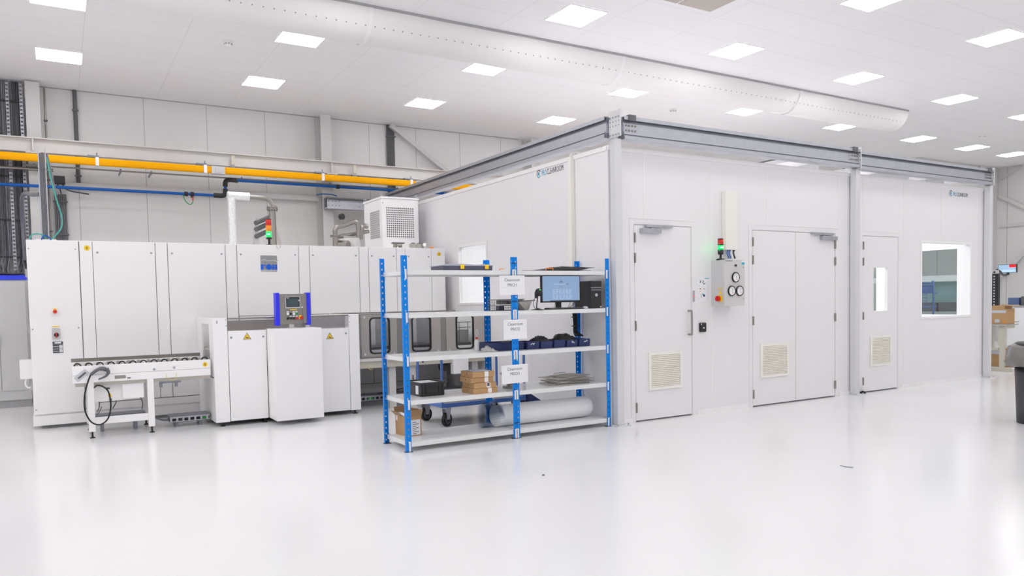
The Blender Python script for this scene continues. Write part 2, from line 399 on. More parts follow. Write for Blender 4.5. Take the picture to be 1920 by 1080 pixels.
# steel conduits
t=tag(MB().tube([(-6,14.42,3.76),(.0,14.42,3.76)],.026,8).build('steel_conduit_pipe',M_steel),'bare steel pipe running just below the yellow rail beside the cable bundles','pipe','steel pipes on the back wall')
t=thing('steel_conduit_pipe','thin bare steel pipe running below the yellow rail towards the cleanroom','pipe',(0,14.5,3.8),'steel pipes on the back wall')
MB().tube([(-.4,14.4,3.815),(13,14.4,3.815)],.014,8).build('tube',M_steel,t)
for x in (-.26,.98,1.45,2.95,4.6,6.0):
    MB().box(x-.01,x+.01,14.416,14.449 if x in (-.26,4.6) else 14.84,3.80,3.83).cyl((x,14.4,3.79),(x,14.4,3.85),.012,8).build('pipe_clip',M_galvd,t)
# blue compressed air pipe
t=thing('blue_air_pipe','blue plastic compressed air pipe with black elbows along the back wall','pipe',(0,14.3,3.47))
MB().tube([(-6,14.3,3.475),(2.52,14.3,3.475)],.026,10).build('pipe_run',M_bluep,t)
MB().tube([(2.64,14.3,3.56),(2.64,14.3,3.68)],.026,10).build('pipe_run',M_bluep,t)
MB().tube([(2.76,14.3,3.765),(13,14.3,3.765)],.026,10).build('pipe_run',M_bluep,t)
for pts in ([(2.44,14.3,3.475),(2.56,14.3,3.475),(2.61,14.3,3.487),(2.635,14.3,3.525),(2.64,14.3,3.6)],[(2.64,14.3,3.64),(2.645,14.3,3.715),(2.67,14.3,3.753),(2.72,14.3,3.765),(2.84,14.3,3.765)]):
    MB().tube(spline(pts,4),.042,12).build('elbow',M_black,t)
for x,z in ((1.98,3.475),(2.08,3.475),(4.72,3.765)):
    MB().cyl((x-.03,14.3,z),(x+.03,14.3,z),.04,12).build('coupling',M_black,t)
b=MB().cyl((2.08,14.3,3.41),(2.08,14.3,3.47),.025,10,2)
b.tube(spline([(1.93,14.29,3.45),(1.96,14.27,3.35),(2.03,14.26,3.29),(2.08,14.27,3.33),(2.085,14.28,3.42)],6),.008,6,0)
b.tube([(2.085,14.275,3.36),(2.085,14.28,3.42)],.012,6,1); b.build('drain_hose',[M_green,M_red,M_black],t)
# white cable trunking under the blue pipe
t=tag(MB().box(.15,4.45,14.66,14.84,3.525,3.615).build('cable_trunking',M_lgrey),'flat white cable tray along the wall behind the blue pipe','cable tray')
t=thing('perforated_channel','wide galvanised slotted channel fixed on the wall beside the tall cooling unit','cable tray',(4.9,14.4,3.3))
b=MB().box(4.5,6.6,14.3,14.32,3.37,3.52).box(4.48,6.6,14.2,14.44,3.52,3.545,2).box(4.48,6.6,14.22,14.44,3.33,3.365,0).box(4.48,6.6,14.42,14.44,3.34,3.54)
for x in (4.53,4.6,4.67,4.74,5.15,5.27):
    for z in (3.40,3.48): b.box(x-.008,x+.008,14.296,14.301,z-.008,z+.008,1)
b.build('channel',[M_galv,M_gap,M_dgrey],t)
# blue flex lying on the channel
tag(MB().tube(spline([(4.3,14.32,3.585),(4.4,14.3,3.61),(4.6,14.3,3.61),(4.7,14.32,3.59)],5),.01,6).build('blue_hose',M_bluep),'short blue hose looped on the wall column above the slotted channel','hose')
# vertical conduits
def conduit(label,x,z0,z1,w,m,n=1,clips=()):
    t=thing('wall_conduit',label,'conduit',(x,14.8,z0))
    for i in range(n):
        xx=x+(i-(n-1)/2)*(w/n); MB().tube([(xx,14.8,z0),(xx,14.8,z1)],w/n*.46,8).build('tube',m,t)
    for z in clips: MB().box(x-w/2-.015,x+w/2+.015,14.76,14.8,z-.012,z+.012).build('clip',M_dgrey,t)
conduit('thin steel conduit dropping down the wall beside the first column',-.075,2.4,5.17,.03,M_steel,1,(4.63,2.8))
conduit('single dark grey conduit dropping from the ceiling between two panel joints',.36,3.6,5.19,.07,M_dgrey,1,(4.85,4.2,3.75))
conduit('bundle of grey conduits dropping down the wall from the black junction box',.085,2.1,3.43,.18,M_cable2,6,(3.3,2.75))
conduit('broad band of dark conduits dropping beside the top of the diagonal brace',6.04,2.6,5.19,.18,M_dgrey,8,(4.95,4.3,3.5))
# junction box with cables
t=thing('junction_box','small black junction box with drooping cables beside the cable riser','junction box',(.09,14.4,3.5))
MB().box(.0,.16,14.36,14.48,3.54,3.67).build('body',M_black,t,bev=.008)
for i,pts in enumerate(([(-.02,14.4,3.6),(-.12,14.42,3.58),(-.16,14.44,3.5)],[(.05,14.42,3.54),(.08,14.5,3.48),(.1,14.7,3.43)],[(.12,14.42,3.54),(.2,14.5,3.46),(.5,14.72,3.44)])):
    MB().tube(spline(pts,5),.012,6).build('cable',M_cable,t)
# diagonal brace
tag(MB().bar((6.0,14.7,5.17),(7.95,14.7,3.85),.09,.09,(0,1,0)).build('diagonal_brace',M_lgrey),'light grey diagonal steel brace on the back wall above the cleanroom beam','brace')
# ---- cable ladder with bundles, in the corner by the first column
t=thing('cable_ladder','vertical perforated cable ladder packed with dark cables on the back wall','cable ladder',(-.6,14.6,2.0))
for x in (-.585,-.40):
    b=MB().box(x-.022,x-.016,14.56,14.66,2.05,5.15).box(x+.016,x+.022,14.56,14.66,2.05,5.15)
    z=2.07
    while z<5.12: b.box(x-.02,x+.02,14.575,14.585,z,z+.035); z+=.062
    b.build('rail',M_galv,t)
for x0,x1,k in ((-1.1,-.62,22),(-.55,-.43,9)):
    for i in range(k):
        x=x0+(x1-x0)*(i+.5)/k; y=14.60+.03*random.random()
        pts=[(x+.01*random.uniform(-1,1),y,5.17),(x+.006*random.uniform(-1,1),y,4.2),(x+.008*random.uniform(-1,1),y,3.2),(x+.012*random.uniform(-1,1),y-.01,2.4),(x+random.uniform(-.06,.06),y-.08-.1*random.random(),2.1),(x+random.uniform(-.25,.1),14.45,2.06)]
        MB().tube(spline(pts,4),.0125,6).build('cable',random.choice((M_cable,M_cable,M_dgrey,M_cable2)),t)
for z in (4.85,4.3,3.65,2.95,2.35):
    MB().box(-1.1,-.41,14.578,14.594,z-.012,z+.012).build('cable_tie',M_black,t)
b=MB()
for i in range(6):
    yy=14.3+.03*i
    b.tube(spline([(-1.2,yy,2.06+.02*(i%3)),(-.9,yy-.05,2.075+.02*(i%2)),(-.62,yy,2.07),(-.47,yy+.04,2.08)],5),.016,6)
b.build('cable_loops',M_cable,t)
# ---- grey cabinet with blue top behind the machine
t=thing('grey_floor_cabinet','tall grey cabinet with a bright blue top edge beyond the white machine','cabinet',(-1.2,14.0,0))
MB().box(-1.9,-.42,13.74,14.4,.12,1.955).build('body',M_grey,t)
MB().box(-1.89,-.43,13.78,14.38,0,.12).build('plinth',M_mgrey,t)
MB().box(-1.9,-.42,13.72,14.4,1.957,2.025).build('top_edge',M_bblue,t,label='bright blue top edge')
for x0,x1 in ((-1.88,-.80),(-.79,-.44)):
    MB().box(x0,x1,13.722,13.739,.27,1.94).build('door',M_grey,t)
MB().box(-.86,-.80,13.69,13.721,.95,1.12).build('handle',M_black,t)

# ---- cable riser mast standing on the machine
t=thing('cable_riser','pair of upright steel channels with cables standing on the electrical cabinet','cable riser',(-.11,12.0,2.37))
for x in (-.165,-.085):
    b=MB().box(x-.006,x+.006,11.97,12.03,2.372,3.68)
    for k in range(18): b.box(x-.008,x+.008,11.965,11.968,2.42+k*.07,2.455+k*.07)
    b.build('channel',M_galv,t)
MB().box(-.24,.0,11.92,12.1,2.372,2.44).build('foot',M_white,t)
for i in range(3): MB().tube([(-.145+.022*i,12.0,2.4),(-.148+.022*i,12.0,3.6)],.011,6).build('cable',M_cable2,t)
for pts,r,m in (([(-.07,11.98,3.55),(-.03,11.97,3.25),(.03,11.96,2.95),(.075,11.96,2.75),(.06,11.96,2.6),(-.03,11.95,2.47),(-.1,11.94,2.42)],.009,M_teal),
              ([(-.1,11.95,2.42),(-.16,11.93,2.50),(-.27,11.92,2.50),(-.31,11.92,2.42),(-.31,11.92,2.374)],.009,M_teal),
              ([(-.1,11.93,2.39),(-.17,11.91,2.43),(-.13,11.9,2.49),(-.07,11.91,2.45),(-.06,11.92,2.39)],.008,M_bluep),
              ([(-.07,12.0,3.6),(-.02,12.1,3.3),(.02,12.6,3.15),(.06,13.6,3.3)],.016,M_cable2),
              ([(-.17,12.02,3.05),(-.25,12.3,3.08),(-.4,13.4,3.2),(-.45,14.3,3.0),(-.45,14.5,2.3)],.03,M_cable2)):
    MB().tube(spline(pts,6),r,8).build('hose',m,t)

# ================================================================ WASHING MACHINE
MY=11.05
t=thing('parts_washing_machine','long white industrial parts washing machine with tall panelled front','machine',(2.5,12.0,0))
MB().box(-.325,5.40,MY+.03,12.9,.165,2.36).build('body',M_white,t)
MB().box(-.30,5.39,MY+.021,MY+.0305,.2,2.35).build('gap_shade_backing',mat('gap_shade_grey',(.22,.22,.22),.7),t)  # backing sheet behind the panels, shade of the door gaps put into its colour
MB().box(-.335,.26,MY-.02,MY+.5,.045,.165).build('plinth',M_white,t)
MB().box(.262,5.38,MY+.02,12.8,.045,.165).build('plinth',M_white,t)
MB().box(-.25,5.3,MY+.12,12.7,.0,.045).build('base',M_mgrey,t)
def door_panel(x0,x1,z0,z1,m=M_white,name='door'):
    return MB().box(x0,x1,MY,MY+.02,z0,z1).build(name,m,t,bev=.003)
def bolt(parent,x,z,r=.014,y=MY):
    MB().cyl((x,y+.001,z),(x,y-.008,z),r,12,0,r*.8).box(x-r*.6,x+r*.6,y-.010,y-.008,z-.002,z+.002,1).build('lock',[M_galv,M_gap],parent)
ZT=2.362
e=door_panel(-.322,.236,.185,ZT)
for x,z in ((-.30,2.252),(.20,2.253),(-.295,1.253),(.20,1.255),(-.30,.245)): bolt(e,x,z,.009)
door_panel(.246,.388,.185,ZT,name='fixed_panel')
for x0,x1,z0 in ((.394,1.117,.285),(1.276,2.004,.285),(2.166,3.022,1.352),(3.190,3.944,1.352),(4.102,4.556,1.352),(4.712,5.155,1.352)):
    dd=door_panel(x0,x1,z0,ZT); bolt(dd,x0+.05,2.216+.002*x0); bolt(dd,x1-.045,2.218+.002*x0)
for x0,x1 in ((1.125,1.268),(2.012,2.158),(3.030,3.182),(3.952,4.094),(4.563,4.705),(5.162,5.4)):
    door_panel(x0,x1,.285 if x0<2.1 else 1.352,ZT,name='fixed_panel')
for x0,x1 in ((.394,2.155),): door_panel(x0,x1,.185,.275,name='fixed_panel')
# lower grey doors under the tunnel
for x0,x1 in ((2.17,3.3),(3.55,3.82),(3.83,4.13),(4.14,4.62),(4.63,5.38)):
    dd=MB().box(x0,x1,MY,MY+.02,.26,.62).build('lower_door',M_grey,t); bolt(dd,x0+.07,.57,.016)
MB().box(2.17,5.39,MY,MY+.02,.63,1.345).build('fixed_panel',M_white,t)
MB().box(2.17,5.39,MY,MY+.02,.185,.25).build('fixed_panel',M_lgrey,t)
def sticker(parent,x,z,y=MY,r=.034):
    b=MB().cyl((x,y-.0005,z),(x,y-.0025,z),r,24); b.box(x-.007,x+.009,y-.0035,y-.0026,z+.004,z+.012,1).box(x-.009,x+.006,y-.0035,y-.0026,z-.004,z+.002,1).box(x-.006,x+.009,y-.0035,y-.0026,z-.014,z-.007,1)
    b.build('round_sticker',[M_sign,M_ink],parent,label='round yellow sticker')
sticker(t,.33,2.271); sticker(t,5.296,2.27)
# emergency stop, main switch, rating plate on the electrical door
b=MB().box(-.068,-.034,MY-.012,MY-.0005,1.455,1.505).cyl((-.05,MY-.012,1.468),(-.05,MY-.03,1.468),.014,14,1).cyl((-.05,MY-.03,1.466),(-.05,MY-.055,1.466),.024,18,1,.021)
b.build('emergency_stop',[M_sign,M_red],t,label='red emergency stop button on yellow plate')
b=MB().box(-.092,-.004,MY-.03,MY-.0005,1.128,1.245).cyl((-.046,MY-.03,1.175),(-.046,MY-.045,1.175),.027,20,1).box(-.053,-.039,MY-.06,MY-.045,1.14,1.205,2).box(-.088,-.008,MY-.02,MY-.0005,1.246,1.262,0).box(-.092,-.01,MY-.004,MY-.0005,1.276,1.286,3)
b.build('main_switch',[M_grey,M_black,M_red,M_sign],t)
b=MB().box(-.092,.02,MY-.003,MY-.0005,.945,1.09,0)
b.box(-.07,.0,MY-.004,MY-.003,1.065,1.083,1)
for k in range(6): b.box(-.022,.016,MY-.004,MY-.003,.955+k*.016,.966+k*.016,1)
for k in range(3): b.box(-.088,-.03,MY-.004,MY-.003,.965+k*.03,.969+k*.03,1)
b.build('rating_plate',[M_ink,M_paper],t)
# hinges on the outer side of the electrical cabinet
for z in (1.25,1.95,.55): MB().box(-.345,-.325,MY+.01,MY+.05,z-.05,z+.05).build('hinge',M_mgrey,t)
b=MB().box(-.46,-.326,MY+.25,MY+.45,.62,.86).tube(spline([(-.4,MY+.3,.62),(-.41,MY+.3,.55),(-.38,MY+.33,.5),(-.34,MY+.36,.52)],5),.012,6); b.build('side_socket_box',M_white,t,bev=.01)
# logo panel on the third door
lx0,lx1,lz0,lz1=2.482,2.714,2.003,2.208; y=MY-.0006
b=MB().box(lx0,lx1,y-.002,y,lz0,lz1,0)
W=lx1-lx0
def lb(a,c,z0,z1): b.box(lx0+a*W,lx0+c*W,y-.004,y-.002,lz0+z0*.205,lz0+z1*.205,1)
lb(.01,.16,.0,.37); lb(.19,.29,.25,.37); lb(.69,.83,.0,.37); lb(.87,.995,.0,.37)
b.cyl((lx0+.49*W,y-.002,lz0+.185*.205+.002),(lx0+.49*W,y-.004,lz0+.185*.205+.002),.0415,24,1)
Z=lambda q: lz0+q*.205
for pts,m in (([(.05,.66),(.28,.74),(.34,.66),(.40,.66),(.42,.63),(.86,.68),(.98,.58)],2),([(.1,.70),(.28,.77),(.37,.63)],3),([(.45,.69),(.86,.72),(.95,.63),(1.12,.665)],3)):
    for (a,c),(e2,f2) in zip(pts,pts[1:]):
        b.bar((lx0+a*W,y-.0035,Z(c)),(lx0+e2*W,y-.0035,Z(f2)),.0016,.008 if m==2 else .004,(0,0,1),m)
b.text('parts cleaning technology',.0225,(lx0+.01*W,y-.002,lz0-.022),(1,0,0),(0,0,1),3,width=.98*W)
b.build('logo_plate',[M_greyl,M_bluel,M_paper,M_ink],t)
b=MB().ring([(2.74+.032*math.cos(a*math.pi/8),MY-.004,2.345+.032*math.sin(a*math.pi/8)) for a in range(16)],.006,(0,-.004,0)); b.build('key_ring',M_chrome,t)

# signal tower on the machine
def signal_tower(label,x,y,z,tiers,base_h,r=.036,sock=.03):
    t=thing('signal_tower',label,'signal light',(x,y,z))
    MB().lathe((x,y,z),[(0,0),(.055,0),(.055,.012),(.02,.02),(.014,.03),(.014,base_h),(r,base_h+.006),(r,base_h+sock),(0,base_h+sock)],20).build('pole',M_black,t)
    zz=z+base_h+sock
    for nm,m,h in tiers:
        if m is M_gled:
            b=MB().lathe((x,y,zz),[(0,0),(r,0),(r,h),(0,h)],24).cyl((x-.022,y-r*.82+.004,zz+h*.5),(x-.022,y-r*.82-.003,zz+h*.5),.008,10,1).cyl((x-.002,y-r+.004,zz+h*.5),(x-.002,y-r-.002,zz+h*.5),.009,10,1)
            b.build(nm,[m,M_gcore],t)
        else: MB().lathe((x,y,zz),[(0,0),(r,0),(r,h),(0,h)],24).build(nm,m,t)
        if m is M_gled:
            l=bpy.data.lights.new('green_glow_helper','POINT'); l.energy=.16; l.color=(.05,1,.25); l.shadow_soft_size=.012  # added unseen light just outside the lens, imitates its glow
            lo=bpy.data.objects.new('green_glow_helper',l); COL.objects.link(lo); lo.location=(x-r-.014,y,zz+h/2)
        zz+=h
    MB().lathe((x,y,zz),[(0,0),(r,0),(r,.008),(r-.006,.014),(0,.014)],24).build('cap',M_black,t)
    return t
signal_tower('red, amber and lit green signal tower standing on the white washing machine',2.67,11.3,2.37,(('green_lens',M_gled,.085),('amber_lens',M_orange,.085),('red_lens',M_red,.085)),.09,.04)
# silver insulated pipe and stack behind
t=thing('insulated_pipe','bright foil-wrapped pipe rising from the washing machine and bending over','pipe',(2.3,12.0,2.37))
b=MB().tube([(2.30,12.0,2.37),(2.30,12.0,3.14)],[.062]*2,12)
mf=mat('crumpled_foil',(.86,.87,.88),.35,.5,noise=.2,nscale=35,bump=1.0)
b.build('foil_wrap',mf,t)
MB().tube([(2.24,12.0,3.165),(2.56,12.0,3.165)],.062,12).build('foil_wrap',mf,t)
MB().tube(spline([(2.56,12.0,3.165),(2.78,12.0,3.155),(2.86,12.0,3.13),(2.90,12.0,3.06),(2.90,12.0,3.0)],5),.032,12).build('steel_pipe',M_steel,t)
for z in (2.985,3.012): MB().cyl((2.9,12,z-.008),(2.9,12,z+.008),.085,20).build('flange',M_steel,t)
b=MB()
for k in range(6): a=k*math.pi/3; b.cyl((2.9+.07*math.cos(a),12+.07*math.sin(a),2.955),(2.9+.07*math.cos(a),12+.07*math.sin(a),3.04),.008,6)
b.build('flange_bolts',M_steel,t)
MB().tube([(2.9,12,2.37),(2.9,12,2.975)],.052,14).build('steel_pipe',M_steel,t)
MB().prism([(2.93,12.02,2.37),(3.05,12.02,2.37),(2.95,12.02,2.78),(2.93,12.02,2.80)],(0,.06,0)).build('gusset',M_steelb,t)
t=thing('cable_bracket','stack of three dark rubber sleeves on a grey bracket behind the signal tower','bracket',(2.7,12.2,2.37))
MB().box(2.66,2.72,12.15,12.3,2.37,2.86).build('post',M_grey,t)
for z in (2.78,2.68,2.57):
    MB().tube([(2.67,12.12,z),(2.96,12.4,z+.135)],.036,12).build('sleeve',M_dgrey,t)
# vacuum pump group behind the machine top
t=thing('vacuum_pump','steel pump with gauge and bent pipes on the washing machine roof','pump',(3.95,11.8,2.37))
MB().tube(spline([(3.83,11.8,2.6),(3.83,11.8,2.68),(3.88,11.8,2.735),(4.0,11.8,2.765),(4.14,11.8,2.82),(4.2,11.8,2.80),(4.215,11.8,2.74),(4.22,11.8,2.37)],5),.036,12).build('pipe',M_steel,t)
for z in (2.565,2.59): MB().cyl((3.83,11.8,z-.008),(3.83,11.8,z+.008),.082,20).build('flange',M_steel,t)
MB().cyl((3.83,11.8,2.37),(3.83,11.8,2.56),.045,14).build('pipe',M_steel,t)
MB().tube([(3.9,11.95,2.58),(4.45,11.95,2.69)],.032,10).build('pipe',M_steel,t)
MB().tube(spline([(4.28,11.9,2.55),(4.30,11.9,2.7),(4.35,11.9,2.77),(4.42,11.9,2.76)],5),.04,10).build('pipe',M_steel,t)
MB().cyl((3.93,11.95,2.46),(4.17,11.7,2.46),.10,22).build('motor',M_lgrey,t)
MB().cyl((3.86,11.85,2.45),(3.99,11.66,2.43),.07,20).build('pump_head',M_steel,t)
MB().box(4.0,4.21,11.9,11.95,2.37,2.60).cyl((4.13,11.895,2.54),(4.13,11.86,2.54),.02,10,1).build('bracket_plate',[M_lgrey,M_black],t)
b=MB().cyl((3.945,11.8,2.74),(3.945,11.8,2.86),.016,8,1).cyl((3.92,11.82,2.78),(3.99,11.8,2.79),.012,8,1)
b.cyl((3.93,11.82,2.895),(3.955,11.775,2.895),.05,22,0); b.build('pressure_gauge',[M_black,M_steel],t)

# cooling unit
AY=11.9
t=thing('cooling_unit','tall white cooling unit with square perforated grille on the machine roof','cooling unit',(5.0,12.3,2.37))
MB().box(4.67,5.33,AY,12.75,2.372,3.24).build('housing',M_white,t,bev=.006)
MB().box(4.655,5.345,AY-.012,12.765,3.241,3.275).build('lid',M_white,t,bev=.006)
b=MB().box(4.74,5.245,AY-.003,AY-.0005,2.595,3.105,0)
n=14; s_=(5.245-4.74)/n; sz=(3.105-2.595)/n
for i in range(n):
    for k in range(n):
        x=4.74+s_*(i+.5); z=2.595+sz*(k+.5); b.box(x-s_*.3,x+s_*.3,AY-.004,AY-.003,z-sz*.3,z+sz*.3,1)
b.build('front_grille',[M_white,M_gap],t)
b=MB()
for k in range(13):
    z=2.60+k*.036; b.box(4.664,4.669,12.02,12.45,z,z+.024)
b.build('side_louvre',M_mgrey,t)
for x,yy in ((4.68,AY+.03),(5.31,AY+.03),(4.68,12.72)):
    b=MB().ring([(x+.026*math.cos(a*math.pi/8),yy,3.305+.026*math.sin(a*math.pi/8)) for a in range(16)],.009,(0,.012,0)).box(x-.015,x+.015,yy-.01,yy+.02,3.2755,3.285); b.build('lifting_eye',M_galv,t)
b=MB().box(4.68,4.7,AY-.003,AY-.0005,3.16,3.175,1); b.build('maker_mark',[M_white,M_card],t)
t=thing('valve_group','row of small steel valves on the machine roof in front of the cooling unit','valves',(5.0,11.5,2.37))
b=MB()
b.box(4.66,4.86,11.42,11.5,2.455,2.475,1).cyl((4.71,11.46,2.37),(4.71,11.46,2.455),.032,12).cyl((4.80,11.46,2.37),(4.80,11.46,2.455),.032,12).cyl((4.72,11.43,2.43),(4.80,11.43,2.43),.02,10)
b.build('valve_body',[M_steel,M_dgrey],t)
for x in (5.02,5.13): MB().box(x-.045,x+.03,11.42,11.5,2.372,2.46).box(x-.02,x+.025,11.42,11.5,2.46,2.475,1).build('actuator',[M_steelb,M_dgrey],t)
MB().cyl((5.24,11.46,2.372),(5.24,11.46,2.42),.02,10).cyl((5.25,11.47,2.43),(5.22,11.43,2.45),.03,14).build('valve_wheel',M_chrome,t)
tag(MB().lathe((5.28,11.3,2.362),[(0,.045),(.03,.04),(.045,.02),(.05,.0),(0,0)],16).build('orange_beacon',M_orange),'small orange cap on the machine roof near the cleanroom wall','cap')

# ================================================================ ROLLER CONVEYOR
CYf=9.88
t=thing('roller_conveyor','white roller conveyor on legs feeding into the washing machine','conveyor',(.9,10.3,0))
MB().box(.095,1.575,CYf,CYf+.04,.735,.84).box(.095,1.575,10.62,10.66,.735,.84).box(.095,.12,CYf+.04,10.62,.735,.80).build('side_rail',M_white,t,bev=.003)
MB().box(.095,1.575,CYf,CYf+.05,.645,.732).box(.095,1.575,10.6,10.66,.645,.732).build('lower_rail',M_white,t,bev=.003)
MB().box(.12,1.575,CYf+.05,10.6,.60,.66).build('cross_tray',M_steelb,t)
MB().box(.095,1.575,10.665,10.68,.80,.885).build('back_guide',M_steel,t)
for i in range(13):
    x=.15+i*.114
    b=MB().cyl((x,CYf+.04,.815),(x,10.62,.815),.022,14,1).ring([(x+.042*math.cos(a*math.pi/10),CYf+.055,.83+.044*math.sin(a*math.pi/10)) for a in range(20)],.011,(0,.03,0),0)
    b.build('roller',[M_rubber,M_steel],t)
def conv_leg(x,y):
    MB().box(x-.034,x+.034,y,y+.06,.075,.645).build('leg',M_white,t,bev=.003)
    MB().cyl((x,y+.03,.012),(x,y+.03,.075),.011,10).lathe((x,y+.03,0),[(.0,0),(.03,0),(.03,.006),(.012,.016),(0,.016)],16).build('levelling_foot',M_black,t)
for x in (.27,.895):
    for y in (CYf,10.6): conv_leg(x,y)
MB().box(.304,.861,CYf+.005,CYf+.055,.155,.235).build('crossbar',M_white,t,bev=.003)
for x in (.27,.895): MB().box(x-.03,x+.03,CYf+.06,10.6,.165,.215).build('crossbar',M_white,t)
for x,z in ((.94,.757),(1.16,.765)): MB().obox((x,CYf-.004,z),((1,0,1),(0,1,0),(-1,0,1)),(.013,.004,.013)).build('diamond_stud',M_galv,t)
sticker(t,1.512,.782,CYf,.028)
MB().box(.52,.635,CYf-.003,CYf-.0005,.672,.71).box(.65,.685,CYf-.006,CYf-.0005,.668,.678,1).build('rating_plate',[M_steel,M_black],t)
b=MB().tube(spline([(1.07,CYf-.004,.70),(1.08,CYf-.01,.645),(1.13,CYf-.01,.615),(1.175,CYf-.01,.64),(1.185,CYf-.004,.70)],6),.0028,6); b.build('earth_strap',mat('pale_yellow_wire',(.75,.66,.15),.5),t)
b=MB().box(1.0,1.24,CYf+.06,CYf+.1,.575,.60).box(1.0,1.03,CYf+.05,CYf+.11,.53,.575).box(1.17,1.20,CYf+.05,CYf+.11,.53,.575); b.build('sensor_bracket',M_galvd,t)
# white control boxes under the conveyor
b=MB().box(.307,.60,CYf+.12,CYf+.3,.405,.60).box(.305,.57,CYf+.115,CYf+.31,.602,.612,1)
b.box(.43,.47,CYf+.117,CYf+.1195,.545,.565,2); b.build('control_box',[M_white,M_gap,M_ink],t)
b=MB().prism([(.447,CYf+.117,.455),(.493,CYf+.117,.455),(.47,CYf+.117,.50)],(0,.002,0))
for k in range(3): b.box(.458,.488,CYf+.117,CYf+.119,.43-k*.013,.438-k*.013,1)
b.build('warning_label',[M_sign,M_ink],t)
MB().box(.60,.825,CYf+.06,CYf+.2,.425,.665).build('junction_box',M_white,t)
for pts in ([(.36,CYf+.2,.405),(.355,CYf+.2,.33),(.33,CYf+.22,.27)],[(.54,CYf+.2,.405),(.53,CYf+.22,.36),(.5,CYf+.25,.30)],[(.79,CYf+.1,.425),(.81,CYf+.12,.36),(.81,CYf+.2,.27)],[(.38,CYf+.15,.34),(.35,CYf+.12,.28),(.32,CYf+.1,.25)]):
    MB().tube(spline(pts,5),.006,6).build('cable',M_dgrey,t)
# barcode scanner gun hung on the conveyor
t=thing('scanner_gun','grey handheld scanner with looped black cable hooked on the roller conveyor','scanner',(.4,CYf-.02,.76))
ys=CYf-.03
b=MB().tube(spline([(.275,ys,.735),(.32,ys,.775),(.365,ys-.005,.80),(.41,ys-.01,.80),(.435,ys-.01,.785)],5),[.012]+[.019]*10+[.024]*8+[.02]*2,10); b.build('handle',M_dgrey,t)
MB().tube(spline([(.435,ys-.01,.80),(.455,ys-.012,.76),(.43,ys-.012,.715),(.375,ys-.01,.69),(.35,ys-.008,.68)],5),[.024,.024,.022,.02,.02,.018,.018,.016,.016,.014,.014,.012,.012,.011,.01,.01,.009,.009,.008,.007,.006],10).build('head',M_dgrey,t)
MB().cyl((.425,ys-.03,.79),(.425,ys-.014,.79),.018,12).build('trigger',M_black,t)
MB().tube(spline([(.275,ys,.735),(.245,ys-.01,.66),(.205,ys-.02,.50),(.205,ys-.025,.33),(.26,ys-.03,.2),(.35,ys-.03,.16),(.43,ys-.02,.22),(.465,ys-.01,.36),(.45,ys-.01,.52),(.40,ys,.59),(.34,ys+.01,.61),(.305,CYf-.002,.585)],6),.0085,8).build('cable',M_rubber,t)
tag(MB().obox((.185,CYf-.004,.735),((1,0,.85),(0,1,0),(-.85,0,1)),(.075,.0015,.032),0).obox((.19,CYf-.006,.735),((1,0,.85),(0,1,0),(-.85,0,1)),(.05,.001,.010),1).build('barcode_tag',[M_inkl,M_ink]),'tilted paper barcode tag stuck at the free end of the conveyor','tag')
# cable trays on the floor
def floor_tray(label,x0,x1,y,z,green=()):
    t=thing('floor_cable_tray',label,'cable tray',(x0,y,0),'slotted cable trays on the floor')
    b=MB().box(x0,x1,y,y+.3,z,z+.005).box(x0,x1,y,y+.004,z,z+.016).box(x0,x1,y,y+.004,z+.054,z+.07).box(x0,x1,y+.296,y+.3,z,z+.07)
    x=x0
    while x<x1-.01: b.box(x,min(x+.022,x1),y,y+.004,z+.016,z+.054); x+=.07
    b.build('tray',M_galv,t)
    MB().box(x0,x1,y+.02,y+.28,z+.066,z+.08).build('cover',M_galvd,t)
    for k,x in enumerate((x0+.08,x1-.1)):
        MB().box(x-.018,x+.018,y+.04,y+.26,0,z-.001).build('support',M_galvd,t)
    for i,x in enumerate(green): MB().box(x,x+.09,y+.006,y+.01,z+.02,z+.045).build('earth_wire',M_green,t)
floor_tray('slotted steel cable tray on the floor between the conveyor legs',.31,.855,10.30,.12,())
floor_tray('slotted steel cable tray on the floor beside the loading station',1.12,1.58,10.12,.06,(1.47,))
floor_tray('slotted steel cable tray on the floor under the stainless tunnel',3.5,5.3,10.3,.09,(3.55,3.75,))
tag(MB().tube(spline([(.92,10.35,.17),(.98,10.3,.12),(1.05,10.24,.09),(1.12,10.2,.09)],5),.012,6).build('grey_cable',M_cable2),'grey cable linking the two floor cable trays by the conveyor','cable')

# ================================================================ LOADING STATION
LY=9.80
t=thing('loading_station','low white loading station with yellow warning signs in front of the washing machine','machine',(2.5,10.3,0))
ft=lambda x,y: MB().cyl((x,y,.01),(x,y,.06),.011,10).lathe((x,y,0),[(0,0),(.034,0),(.034,.006),(.012,.018),(0,.018)],16).build('levelling_foot',M_black,t)
MB().box(1.605,1.772,LY,LY+.04,.052,1.35).build('corner_upright',M_white,t,bev=.003)
MB().box(3.332,3.472,LY,LY+.04,.052,1.35).build('corner_upright',M_white,t,bev=.003)
